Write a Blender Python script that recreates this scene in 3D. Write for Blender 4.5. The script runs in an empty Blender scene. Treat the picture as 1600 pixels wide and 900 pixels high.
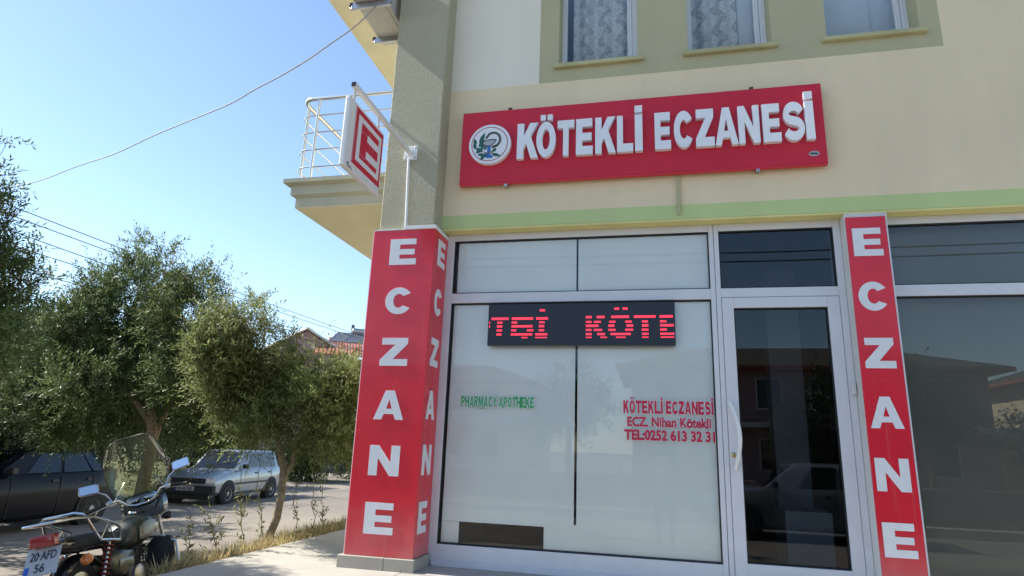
import bpy, bmesh, math, random
import numpy as np
from mathutils import Vector, Matrix, Euler
R = math.radians
random.seed(7); rng = np.random.default_rng(11)
scene = bpy.context.scene
COL = scene.collection

# ------------------------------------------------------------------ camera
# world: pharmacy glass line is y=0, x to the right along the front, terrace top is z=0, metres
FPX = 970.41
PITCH, YAW, ROLL = R(14.403), R(13.0913), R(2.0982)
CAM = np.array([0.0, -5.5, 1.0])
cp, sp, cy_, sy_, cr, sr = math.cos(PITCH), math.sin(PITCH), math.cos(YAW), math.sin(YAW), math.cos(ROLL), math.sin(ROLL)
FWD = np.array([-sy_*cp, cy_*cp, sp]); RGT0 = np.array([cy_, sy_, 0.0]); UP0 = np.cross(RGT0, FWD)
RGT = RGT0*cr + UP0*sr; UPV = -RGT0*sr + UP0*cr
cam_data = bpy.data.cameras.new('camera'); cam = bpy.data.objects.new('camera', cam_data); COL.objects.link(cam)
cam_data.sensor_width = 36; cam_data.lens = FPX/1600*36; cam_data.clip_start = 0.05; cam_data.clip_end = 3000
cam.matrix_world = Matrix(((RGT[0], UPV[0], -FWD[0], CAM[0]), (RGT[1], UPV[1], -FWD[1], CAM[1]), (RGT[2], UPV[2], -FWD[2], CAM[2]), (0, 0, 0, 1)))
scene.camera = cam

def ray(u, v): return FWD + RGT*((u-800)/FPX) - UPV*((v-450)/FPX)
def on_y(u, v, y):
    d = ray(u, v); return Vector(CAM + d*((y-CAM[1])/d[1]))
def on_x(u, v, x):
    d = ray(u, v); return Vector(CAM + d*((x-CAM[0])/d[0]))
def on_z(u, v, z):
    d = ray(u, v); return Vector(CAM + d*((z-CAM[2])/d[2]))
def at(u, v, depth): return Vector(CAM + depth*ray(u, v))

# ------------------------------------------------------------------ light
SUN_EL, SUN_FRONT = R(43), R(1.9)         # the sun stands left of the building, 1.9 degrees in front of its face
to_sun = Vector((-math.cos(SUN_EL)*math.cos(SUN_FRONT), -math.cos(SUN_EL)*math.sin(SUN_FRONT), math.sin(SUN_EL)))
world = bpy.data.worlds.new('World'); scene.world = world; world.use_nodes = True
wn = world.node_tree.nodes; wl = world.node_tree.links
bg = wn['Background']; sky = wn.new('ShaderNodeTexSky'); sky.sky_type = 'NISHITA'; sky.sun_disc = False
sky.sun_elevation = SUN_EL; sky.sun_rotation = math.atan2(to_sun.x, to_sun.y)
sky.air_density = 1.0; sky.dust_density = 0.2; sky.ozone_density = 1.9; sky.altitude = 500
wb = wn.new('ShaderNodeMix'); wb.data_type = 'RGBA'; wb.blend_type = 'MULTIPLY'; wb.inputs[0].default_value = 1.0; wb.inputs[7].default_value = (1.02, 1.0, 0.96, 1)   # the photograph's warm white balance
wl.new(sky.outputs[0], wb.inputs[6]); wl.new(wb.outputs[2], bg.inputs[0]); bg.inputs[1].default_value = 0.135
sun_data = bpy.data.lights.new('sun', 'SUN'); sun_data.energy = 4.8; sun_data.angle = R(0.53); sun_data.color = (1.0, 0.95, 0.86)
sun = bpy.data.objects.new('sun', sun_data); COL.objects.link(sun)
sun.rotation_euler = to_sun.to_track_quat('Z', 'Y').to_euler()
vs = scene.view_settings; vs.view_transform = 'Standard'; vs.look = 'None'; vs.gamma = 1.0; vs.use_curve_mapping = False
vs.exposure = 0.98
scene.render.engine = 'CYCLES'

# ------------------------------------------------------------------ materials
M = {}
def mat(name, col, rough=0.6, metal=0.0, var=0.0, vscale=6.0, bump=0.0, bscale=40.0, col2=None, spec=0.5, coat=0.0, detail=5.0, bdist=0.01):
    m = bpy.data.materials.new(name); m.use_nodes = True; M[name] = m
    n = m.node_tree.nodes; l = m.node_tree.links; b = n['Principled BSDF']
    b.inputs['Base Color'].default_value = (*col, 1); b.inputs['Roughness'].default_value = rough; b.inputs['Metallic'].default_value = metal
    b.inputs['Specular IOR Level'].default_value = spec; b.inputs['Coat Weight'].default_value = coat
    tc = None
    if var > 0 or bump > 0: tc = n.new('ShaderNodeTexCoord')
    if var > 0:
        t = n.new('ShaderNodeTexNoise'); t.inputs['Scale'].default_value = vscale; t.inputs['Detail'].default_value = detail; t.inputs['Roughness'].default_value = 0.6
        l.new(tc.outputs['Object'], t.inputs['Vector'])
        r = n.new('ShaderNodeValToRGB'); r.color_ramp.elements[0].position = 0.3; r.color_ramp.elements[1].position = 0.7
        c2 = col2 if col2 else tuple(c*(1-var) for c in col)
        r.color_ramp.elements[0].color = (*c2, 1); r.color_ramp.elements[1].color = (*(col if col2 else tuple(min(1, c*(1+var*0.6)) for c in col)), 1)
        l.new(t.outputs['Fac'], r.inputs['Fac']); l.new(r.outputs['Color'], b.inputs['Base Color'])
        mr = n.new('ShaderNodeMapRange'); mr.inputs['To Min'].default_value = min(1, rough*1.15); mr.inputs['To Max'].default_value = rough*0.85
        l.new(t.outputs['Fac'], mr.inputs['Value']); l.new(mr.outputs[0], b.inputs['Roughness'])
    if bump > 0:
        t2 = n.new('ShaderNodeTexNoise'); t2.inputs['Scale'].default_value = bscale; t2.inputs['Detail'].default_value = 4
        l.new(tc.outputs['Object'], t2.inputs['Vector'])
        bp = n.new('ShaderNodeBump'); bp.inputs['Strength'].default_value = bump; bp.inputs['Distance'].default_value = bdist
        l.new(t2.outputs['Fac'], bp.inputs['Height']); l.new(bp.outputs[0], b.inputs['Normal'])
    return m

def wall_mat(name, col, dirt=0.06, bump=0.3, bscale=90, bdist=0.006):
    """painted render: broad blotches, faint vertical rain streaks, fine grain"""
    m = mat(name, col, 0.85, bump=bump, bscale=bscale, bdist=bdist, spec=0.2)
    n = m.node_tree.nodes; l = m.node_tree.links; b = n['Principled BSDF']; tc = n.new('ShaderNodeTexCoord')
    t = n.new('ShaderNodeTexNoise'); t.inputs['Scale'].default_value = 0.9; t.inputs['Detail'].default_value = 6; l.new(tc.outputs['Object'], t.inputs['Vector'])
    mp = n.new('ShaderNodeMapping'); mp.inputs['Scale'].default_value = (3.5, 3.5, 0.6); l.new(tc.outputs['Object'], mp.inputs['Vector'])
    t2 = n.new('ShaderNodeTexNoise'); t2.inputs['Scale'].default_value = 1.0; t2.inputs['Detail'].default_value = 4; l.new(mp.outputs[0], t2.inputs['Vector'])
    ad = n.new('ShaderNodeMath'); ad.operation = 'ADD'; l.new(t.outputs['Fac'], ad.inputs[0]); l.new(t2.outputs['Fac'], ad.inputs[1])
    r = n.new('ShaderNodeValToRGB'); r.color_ramp.elements[0].position = 0.36; r.color_ramp.elements[1].position = 0.62
    sc = n.new('ShaderNodeMath'); sc.operation = 'MULTIPLY'; sc.inputs[1].default_value = 0.5; l.new(ad.outputs[0], sc.inputs[0]); l.new(sc.outputs[0], r.inputs['Fac'])
    r.color_ramp.elements[0].color = (*[c*(1-dirt) for c in col], 1); r.color_ramp.elements[1].color = (*[min(1, c*(1+dirt*0.4)) for c in col], 1)
    l.new(r.outputs['Color'], b.inputs['Base Color'])
    return m

def glass_mat(name, tint, refl_ior=1.5, rough=0.0, boost=1.0):
    """thin window pane: tinted see-through plus a Fresnel mirror"""
    m = bpy.data.materials.new(name); m.use_nodes = True; M[name] = m
    n = m.node_tree.nodes; l = m.node_tree.links; n.remove(n['Principled BSDF'])
    tr = n.new('ShaderNodeBsdfTransparent'); tr.inputs[0].default_value = (*tint, 1)
    gl = n.new('ShaderNodeBsdfGlossy'); gl.inputs['Roughness'].default_value = rough; gl.inputs['Color'].default_value = (0.95, 0.97, 1, 1)
    fr = n.new('ShaderNodeFresnel'); fr.inputs['IOR'].default_value = refl_ior
    mu = n.new('ShaderNodeMath'); mu.operation = 'MULTIPLY'; mu.inputs[1].default_value = boost; mu.use_clamp = True; l.new(fr.outputs[0], mu.inputs[0])
    mx = n.new('ShaderNodeMixShader'); l.new(mu.outputs[0], mx.inputs[0]); l.new(tr.outputs[0], mx.inputs[1]); l.new(gl.outputs[0], mx.inputs[2])
    l.new(mx.outputs[0], n['Material Output'].inputs['Surface'])
    return m

def emit_mat(name, col, strength):
    m = mat(name, col, 0.4); b = m.node_tree.nodes['Principled BSDF']
    b.inputs['Emission Color'].default_value = (*col, 1); b.inputs['Emission Strength'].default_value = strength
    return m

def leaf_mat(name, top, under, trans=0.25, jitter=0.45):
    m = bpy.data.materials.new(name); m.use_nodes = True; M[name] = m
    n = m.node_tree.nodes; l = m.node_tree.links; b = n['Principled BSDF']; b.inputs['Roughness'].default_value = 0.5; b.inputs['Specular IOR Level'].default_value = 0.32
    g = n.new('ShaderNodeNewGeometry'); a = n.new('ShaderNodeAttribute'); a.attribute_name = 'tint'
    mx = n.new('ShaderNodeMix'); mx.data_type = 'RGBA'; mx.inputs[6].default_value = (*top, 1); mx.inputs[7].default_value = (*under, 1)
    l.new(g.outputs['Backfacing'], mx.inputs[0])
    hs = n.new('ShaderNodeHueSaturation'); mr = n.new('ShaderNodeMapRange'); mr.inputs['To Min'].default_value = 1-jitter; mr.inputs['To Max'].default_value = 1+jitter
    l.new(a.outputs['Fac'], mr.inputs['Value']); l.new(mr.outputs[0], hs.inputs['Value'])
    mh = n.new('ShaderNodeMapRange'); mh.inputs['To Min'].default_value = 0.485; mh.inputs['To Max'].default_value = 0.515; l.new(a.outputs['Fac'], mh.inputs['Value']); l.new(mh.outputs[0], hs.inputs['Hue'])
    l.new(mx.outputs[2], hs.inputs['Color']); l.new(hs.outputs[0], b.inputs['Base Color'])
    t = n.new('ShaderNodeBsdfTranslucent'); l.new(hs.outputs[0], t.inputs[0])
    ms = n.new('ShaderNodeMixShader'); ms.inputs[0].default_value = trans; l.new(b.outputs[0], ms.inputs[1]); l.new(t.outputs[0], ms.inputs[2])
    l.new(ms.outputs[0], n['Material Output'].inputs['Surface'])
    return m

wall_mat('cream', (0.78, 0.655, 0.435), 0.06); wall_mat('pale', (0.78, 0.73, 0.60), 0.045); wall_mat('olive', (0.47, 0.435, 0.27))
wall_mat('stucco', (0.57, 0.53, 0.375), 0.06, 1.0, 75, 0.04); wall_mat('soffit', (0.74, 0.68, 0.50), 0.08, 0.15)
wall_mat('green', (0.53, 0.62, 0.285), 0.06); wall_mat('yellow', (0.72, 0.68, 0.30), 0.12); wall_mat('plaster_white', (0.68, 0.67, 0.63), 0.12)
wall_mat('cornice', (0.50, 0.48, 0.37), 0.15); wall_mat('plinth', (0.40, 0.365, 0.31), 0.15); wall_mat('cornice_sill', (0.50, 0.47, 0.27), 0.25)
mat('red', (0.72, 0.012, 0.032), 0.28, var=0.10, vscale=2.5, bump=0.05, bscale=7, bdist=0.02, coat=0.2)
mat('sign_red', (0.60, 0.010, 0.036), 0.6, var=0.08, vscale=2.0)
mat('red_edge', (0.62, 0.02, 0.04), 0.4); mat('red_ghost', (0.60, 0.06, 0.11), 0.35)
mat('letter_white', (0.80, 0.81, 0.83), 0.65, var=0.05, vscale=9); mat('vinyl_white', (0.78, 0.78, 0.78), 0.35, var=0.06, vscale=12)
mat('alu', (0.66, 0.66, 0.68), 0.38, 0.0, var=0.05, vscale=5, coat=0.15); mat('gasket', (0.012, 0.012, 0.013), 0.6)
mat('white_metal', (0.78, 0.77, 0.75), 0.35, var=0.06, vscale=8); mat('rail', (0.72, 0.73, 0.74), 0.22, 0.85)
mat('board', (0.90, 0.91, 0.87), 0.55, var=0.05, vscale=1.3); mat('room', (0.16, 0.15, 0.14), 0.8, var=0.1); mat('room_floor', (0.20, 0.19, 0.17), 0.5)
mat('room_white', (0.62, 0.64, 0.64), 0.7); mat('blind', (0.27, 0.265, 0.235), 0.7, var=0.08, vscale=1.2)
glass_mat('glass', (0.98, 0.99, 0.985), 1.5, boost=0.7); glass_mat('glass_dark', (0.72, 0.75, 0.77), 1.5, boost=0.85); glass_mat('glass_green', (0.89, 0.90, 0.88), 1.5, boost=0.9)
glass_mat('screen', (0.62, 0.66, 0.50), 1.5, 0.06, 0.6); _n = M['screen'].node_tree.nodes; _l = M['screen'].node_tree.links; _d = _n.new('ShaderNodeBsdfDiffuse'); _d.inputs[0].default_value = (0.30, 0.31, 0.22, 1); _x = _n.new('ShaderNodeMixShader'); _x.inputs[0].default_value = 0.09; _l.new(_n['Mix Shader'].outputs[0], _x.inputs[1]); _l.new(_d.outputs[0], _x.inputs[2]); _l.new(_x.outputs[0], _n['Material Output'].inputs['Surface']); glass_mat('car_glass', (0.10, 0.12, 0.14), 1.5, boost=1.4)
mat('black', (0.012, 0.012, 0.013), 0.35); mat('black_matt', (0.018, 0.018, 0.018), 0.7, bump=0.1, bscale=120); mat('rubber', (0.02, 0.02, 0.02), 0.8)
mat('gloss_black', (0.010, 0.011, 0.014), 0.12, coat=0.8); mat('led_case', (0.018, 0.024, 0.04), 0.55); mat('led_edge', (0.04, 0.045, 0.055), 0.5)
emit_mat('led', (1.0, 0.035, 0.07), 1.0)
mat('brass', (0.42, 0.34, 0.18), 0.35, 1.0); mat('chrome', (0.58, 0.59, 0.61), 0.17, 1.0); mat('steel', (0.45, 0.45, 0.46), 0.35, 1.0, var=0.2); mat('engine', (0.10, 0.10, 0.10), 0.45, 0.7, var=0.3, vscale=14)
mat('mirror', (0.9, 0.92, 0.95), 0.02, 1.0); mat('tail_red', (0.26, 0.008, 0.014), 0.18, coat=0.5); mat('amber', (0.55, 0.16, 0.03), 0.2, coat=0.5)
mat('tank_green', (0.040, 0.043, 0.030), 0.34, coat=0.25, var=0.1); mat('tank_silver', (0.20, 0.20, 0.17), 0.3, 0.4, coat=0.3); mat('spring_red', (0.25, 0.03, 0.025), 0.4)
mat('plate_white', (0.38, 0.39, 0.41), 0.5, var=0.06, vscale=20); mat('plate_blue', (0.01, 0.08, 0.42), 0.4); mat('ink', (0.015, 0.015, 0.018), 0.5)
mat('silver_paint', (0.33, 0.37, 0.41), 0.3, 0.5, var=0.06, vscale=2, coat=0.6); mat('navy_paint', (0.005, 0.006, 0.010), 0.25, 0.0, spec=0.22); mat('dimmed_car_paint', (0.15, 0.16, 0.18), 0.3, coat=0.6)  # last paint: white car darkened to grey so its mirror image stays dim
mat('wheel_alloy', (0.38, 0.38, 0.38), 0.35, 0.7); mat('lamp_glass', (0.55, 0.57, 0.58), 0.1, 0.3, coat=0.8)
mat('em_green', (0.012, 0.10, 0.065), 0.4); mat('em_blue', (0.02, 0.14, 0.45), 0.4); mat('em_snake', (0.13, 0.12, 0.08), 0.4); mat('em_ring', (0.42, 0.01, 0.05), 0.4)
mat('vinyl_red', (0.52, 0.008, 0.05), 0.4); mat('vinyl_green', (0.04, 0.36, 0.13), 0.4)
mat('bark', (0.30, 0.24, 0.165), 0.9, var=0.35, vscale=22, bump=0.8, bscale=35, bdist=0.02); mat('bark_dark', (0.09, 0.075, 0.055), 0.9, var=0.3, vscale=12)
leaf_mat('olive_leaf_sunlit', (0.155, 0.185, 0.048), (0.24, 0.265, 0.115), 0.38, 0.6); leaf_mat('olive_leaf_dark', (0.082, 0.128, 0.034), (0.145, 0.185, 0.078), 0.34, 0.6)  # slender olive's leaves coloured lighter to stand for sunlight on them
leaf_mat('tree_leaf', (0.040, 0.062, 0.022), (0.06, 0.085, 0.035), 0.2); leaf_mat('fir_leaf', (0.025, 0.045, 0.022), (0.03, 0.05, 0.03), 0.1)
leaf_mat('weed_leaf', (0.22, 0.22, 0.085), (0.25, 0.24, 0.11), 0.35); leaf_mat('dry_grass', (0.56, 0.45, 0.24), (0.56, 0.45, 0.24), 0.4, 0.3)
mat('mauve', (0.36, 0.235, 0.235), 0.85, var=0.08); mat('roof_tile', (0.34, 0.10, 0.06), 0.8, var=0.35, vscale=3); mat('solar', (0.10, 0.11, 0.13), 0.25, 0.0, var=0.1); mat('tank_grey', (0.40, 0.41, 0.42), 0.35, 0.6)
mat('fascia_white', (0.66, 0.64, 0.60), 0.6); mat('wire', (0.05, 0.05, 0.055), 0.6); mat('cable_grey', (0.36, 0.33, 0.31), 0.6)
mat('concrete_pole', (0.38, 0.37, 0.35), 0.9, var=0.15); mat('ac_white', (0.50, 0.49, 0.47), 0.5, var=0.08)
mat('skin', (0.50, 0.30, 0.22), 0.5); mat('shirt', (0.42, 0.36, 0.34), 0.8); mat('trousers', (0.05, 0.06, 0.09), 0.85); mat('hair', (0.02, 0.014, 0.01), 0.6)

def ground_material():
    m = mat('ground', (0.25, 0.215, 0.18), 0.9, bump=0.5, bscale=60, bdist=0.01)
    n = m.node_tree.nodes; l = m.node_tree.links; b = n['Principled BSDF']; tc = n.new('ShaderNodeTexCoord')
    t = n.new('ShaderNodeTexNoise'); t.inputs['Scale'].default_value = 0.35; t.inputs['Detail'].default_value = 8; l.new(tc.outputs['Object'], t.inputs['Vector'])
    r = n.new('ShaderNodeValToRGB'); e = r.color_ramp.elements; e[0].position = 0.3; e[1].position = 0.72
    e[0].color = (0.15, 0.132, 0.114, 1); e[1].color = (0.255, 0.218, 0.172, 1); l.new(t.outputs['Fac'], r.inputs['Fac'])
    t2 = n.new('ShaderNodeTexVoronoi'); t2.inputs['Scale'].default_value = 55; l.new(tc.outputs['Object'], t2.inputs['Vector'])
    r2 = n.new('ShaderNodeValToRGB'); r2.color_ramp.elements[0].color = (0.72, 0.72, 0.72, 1); r2.color_ramp.elements[1].color = (1.1, 1.1, 1.1, 1); r2.color_ramp.elements[1].position = 0.5
    l.new(t2.outputs['Distance'], r2.inputs['Fac'])
    mx = n.new('ShaderNodeMix'); mx.data_type = 'RGBA'; mx.blend_type = 'MULTIPLY'; mx.inputs[0].default_value = 1; l.new(r.outputs[0], mx.inputs[6]); l.new(r2.outputs[0], mx.inputs[7])
    l.new(mx.outputs[2], b.inputs['Base Color'])
ground_material()
def dusty(name):
    m = M[name]; n = m.node_tree.nodes; l = m.node_tree.links; b = n['Principled BSDF']; src = b.inputs['Base Color'].links[0].from_socket
    g = n.new('ShaderNodeNewGeometry'); sx = n.new('ShaderNodeSeparateXYZ'); l.new(g.outputs['Position'], sx.inputs[0])
    mr = n.new('ShaderNodeMapRange'); mr.inputs['From Min'].default_value = 0.55; mr.inputs['From Max'].default_value = 0.08; mr.inputs['To Max'].default_value = 0.75; l.new(sx.outputs['Z'], mr.inputs['Value'])
    t = n.new('ShaderNodeTexNoise'); t.inputs['Scale'].default_value = 5; t.inputs['Detail'].default_value = 8; l.new(g.outputs['Position'], t.inputs['Vector'])
    mu = n.new('ShaderNodeMath'); mu.operation = 'MULTIPLY'; l.new(mr.outputs[0], mu.inputs[0]); l.new(t.outputs['Fac'], mu.inputs[1])
    mp = n.new('ShaderNodeMapping'); mp.inputs['Scale'].default_value = (30, 30, 1.2); l.new(g.outputs['Position'], mp.inputs['Vector'])
    t3 = n.new('ShaderNodeTexNoise'); t3.inputs['Scale'].default_value = 1; t3.inputs['Detail'].default_value = 3; l.new(mp.outputs[0], t3.inputs['Vector'])
    r3 = n.new('ShaderNodeMapRange'); r3.inputs['From Min'].default_value = 0.60; r3.inputs['From Max'].default_value = 0.78; r3.inputs['To Max'].default_value = 0.16; l.new(t3.outputs['Fac'], r3.inputs['Value'])
    ad = n.new('ShaderNodeMath'); ad.operation = 'ADD'; ad.use_clamp = True; l.new(mu.outputs[0], ad.inputs[0]); l.new(r3.outputs[0], ad.inputs[1])
    mx = n.new('ShaderNodeMix'); mx.data_type = 'RGBA'; mx.inputs[7].default_value = (0.52, 0.30, 0.27, 1); l.new(ad.outputs[0], mx.inputs[0]); l.new(src, mx.inputs[6]); l.new(mx.outputs[2], b.inputs['Base Color'])
dusty('red')
def concrete_material():
    m = mat('concrete', (0.40, 0.37, 0.32), 0.8, bump=0.25, bscale=150, bdist=0.004)
    n = m.node_tree.nodes; l = m.node_tree.links; b = n['Principled BSDF']; tc = n.new('ShaderNodeTexCoord')
    t = n.new('ShaderNodeTexNoise'); t.inputs['Scale'].default_value = 1.4; t.inputs['Detail'].default_value = 9; t.inputs['Roughness'].default_value = 0.65; l.new(tc.outputs['Object'], t.inputs['Vector'])
    r = n.new('ShaderNodeValToRGB'); e = r.color_ramp.elements; e[0].position = 0.32; e[1].position = 0.66
    e[0].color = (0.33, 0.305, 0.265, 1); e[1].color = (0.45, 0.42, 0.365, 1); l.new(t.outputs['Fac'], r.inputs['Fac']); l.new(r.outputs[0], b.inputs['Base Color'])
concrete_material()
def lace_material():
    m = bpy.data.materials.new('lace'); m.use_nodes = True; M['lace'] = m
    n = m.node_tree.nodes; l = m.node_tree.links; b = n['Principled BSDF']; b.inputs['Base Color'].default_value = (0.82, 0.82, 0.80, 1); b.inputs['Roughness'].default_value = 0.9
    tc = n.new('ShaderNodeTexCoord'); sx = n.new('ShaderNodeSeparateXYZ'); l.new(tc.outputs['Object'], sx.inputs[0])
    def math_(op, a, b2=None):
        k = n.new('ShaderNodeMath'); k.operation = op
        for i, v in enumerate((a, b2)):
            if v is None: continue
            if isinstance(v, (int, float)): k.inputs[i].default_value = v
            else: l.new(v, k.inputs[i])
        return k.outputs[0]
    wob = math_('MULTIPLY', math_('SINE', math_('MULTIPLY', sx.outputs['Z'], 26)), 0.04)
    xx = math_('ADD', sx.outputs['X'], wob)
    st = math_('SINE', math_('MULTIPLY', xx, 33))                         # wavy vertical bands
    vo = n.new('ShaderNodeTexVoronoi'); vo.inputs['Scale'].default_value = 42; l.new(tc.outputs['Object'], vo.inputs['Vector'])
    ring = math_('COMPARE', vo.outputs['Distance'], 0.4); n[-1].inputs[2].default_value = 0.13
    band = math_('GREATER_THAN', st, -0.35)
    dens = math_('ADD', math_('MULTIPLY', band, 0.30), math_('MULTIPLY', ring, 0.30))
    dens = math_('ADD', dens, 0.30)
    tr = n.new('ShaderNodeBsdfTransparent'); mx = n.new('ShaderNodeMixShader'); l.new(dens, mx.inputs[0]); l.new(tr.outputs[0], mx.inputs[1]); l.new(b.outputs[0], mx.inputs[2])
    l.new(mx.outputs[0], n['Material Output'].inputs['Surface'])
lace_material()

# ------------------------------------------------------------------ mesh helpers
class MB:
    def __init__(s): s.v = []; s.f = []
    def add(s, vs_, fs_):
        o = len(s.v); s.v += [tuple(v) for v in vs_]; s.f += [tuple(i+o for i in f) for f in fs_]; return s
    def box(s, x0, x1, y0, y1, z0, z1, bev=0.0):
        if bev <= 0:
            return s.add([(x0,y0,z0),(x1,y0,z0),(x1,y1,z0),(x0,y1,z0),(x0,y0,z1),(x1,y0,z1),(x1,y1,z1),(x0,y1,z1)],
                         [(0,3,2,1),(4,5,6,7),(0,1,5,4),(1,2,6,5),(2,3,7,6),(3,0,4,7)])
        bm = bmesh.new(); bmesh.ops.create_cube(bm, size=1)
        for v in bm.verts: v.co = Vector(((x0+x1)/2+v.co.x*(x1-x0), (y0+y1)/2+v.co.y*(y1-y0), (z0+z1)/2+v.co.z*(z1-z0)))
        bmesh.ops.bevel(bm, geom=bm.edges[:], offset=bev, segments=2, affect='EDGES', profile=0.6)
        return s.bm(bm)
    def bm(s, bm, mtx=None):
        bm.verts.index_update(); s.add([(mtx @ v.co) if mtx else v.co for v in bm.verts], [[v.index for v in f.verts] for f in bm.faces]); bm.free(); return s
    def tube(s, pts, r, n=8, closed=False, cap=True):
        pts = [Vector(p) for p in pts]; k = len(pts); rs = r if isinstance(r, (list, tuple)) else [r]*k
        prev = None; o = len(s.v)
        for i, p in enumerate(pts):
            if closed: t = pts[(i+1) % k]-pts[i-1]
            else: t = pts[min(i+1, k-1)]-pts[max(i-1, 0)]
            t.normalize()
            if prev is None:
                a = Vector((0,0,1)) if abs(t.z) < 0.9 else Vector((1,0,0)); x = t.cross(a).normalized()
            else:
                x = prev-t*prev.dot(t)
                x = x.normalized() if x.length > 1e-6 else prev
            prev = x; y = t.cross(x)
            for j in range(n):
                a = 2*math.pi*j/n; s.v.append(tuple(p+(x*math.cos(a)+y*math.sin(a))*rs[i]))
        for i in range(k if closed else k-1):
            i2 = (i+1) % k
            for j in range(n):
                j2 = (j+1) % n; s.f.append((o+i*n+j, o+i*n+j2, o+i2*n+j2, o+i2*n+j))
        if cap and not closed:
            s.f.append(tuple(o+j for j in range(n))[::-1]); s.f.append(tuple(o+(k-1)*n+j for j in range(n)))
        return s
    def cyl(s, p0, p1, r, n=16): return s.tube([p0, p1], r, n)
    def lathe(s, prof, c, axis, n=24):
        """prof: (radius, offset along axis)"""
        axis = Vector(axis).normalized(); c = Vector(c); a = Vector((0,0,1)) if abs(axis.z) < 0.9 else Vector((1,0,0))
        x = axis.cross(a).normalized(); y = axis.cross(x); o = len(s.v); k = len(prof)
        for r, h in prof:
            for j in range(n):
                t = 2*math.pi*j/n; s.v.append(tuple(c+axis*h+(x*math.cos(t)+y*math.sin(t))*r))
        for i in range(k-1):
            for j in range(n):
                j2 = (j+1) % n; s.f.append((o+i*n+j, o+i*n+j2, o+(i+1)*n+j2, o+(i+1)*n+j))
        if prof[0][0] > 1e-5: s.f.append(tuple(o+j for j in range(n))[::-1])
        if prof[-1][0] > 1e-5: s.f.append(tuple(o+(k-1)*n+j for j in range(n)))
        return s
    def prism(s, poly, fn0, fn1):
        k = len(poly); o = len(s.v); s.v += [tuple(fn0(p)) for p in poly]+[tuple(fn1(p)) for p in poly]
        s.f.append(tuple(o+i for i in range(k))[::-1]); s.f.append(tuple(o+k+i for i in range(k)))
        for i in range(k): j = (i+1) % k; s.f.append((o+i, o+j, o+k+j, o+k+i))
        return s
    def loft(s, rings, cap=True):
        n = len(rings[0]); o = len(s.v)
        for r_ in rings: s.v += [tuple(p) for p in r_]
        for i in range(len(rings)-1):
            for j in range(n):
                j2 = (j+1) % n; s.f.append((o+i*n+j, o+i*n+j2, o+(i+1)*n+j2, o+(i+1)*n+j))
        if cap:
            s.f.append(tuple(o+j for j in range(n))[::-1]); s.f.append(tuple(o+(len(rings)-1)*n+j for j in range(n)))
        return s
    def build(s, name, material, parent=None, smooth=False, bevel=0.0, mtx=None):
        me = bpy.data.meshes.new(name); me.from_pydata(s.v, [], s.f)
        bm = bmesh.new(); bm.from_mesh(me); bmesh.ops.recalc_face_normals(bm, faces=bm.faces)
        bm.to_mesh(me); bm.free()
        return link(name, me, material, parent, smooth, bevel)
def link(name, me, material, parent=None, smooth=False, bevel=0.0):
    o = bpy.data.objects.new(name, me); COL.objects.link(o); me.materials.append(M[material] if isinstance(material, str) else material)
    if parent: o.parent = parent
    if smooth:
        me.polygons.foreach_set('use_smooth', [True]*len(me.polygons))
        me.set_sharp_from_angle(angle=R(38))
    if bevel > 0:
        b = o.modifiers.new('bevel', 'BEVEL'); b.width = bevel; b.segments = 2; b.limit_method = 'ANGLE'; b.angle_limit = R(40)
    return o
def tag(o, label=None, cat=None, group=None, kind=None):
    if label: o['label'] = label
    if cat: o['category'] = cat
    if group: o['group'] = group
    if kind: o['kind'] = kind
    return o
def thing(name, label, cat, loc=(0,0,0), group=None, rot=None):
    o = bpy.data.objects.new(name, None); COL.objects.link(o); o.location = loc; o.empty_display_size = 0.1
    if rot: o.rotation_euler = rot
    return tag(o, label, cat, group)
def rel(o_parent): bpy.context.view_layer.update()

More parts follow.
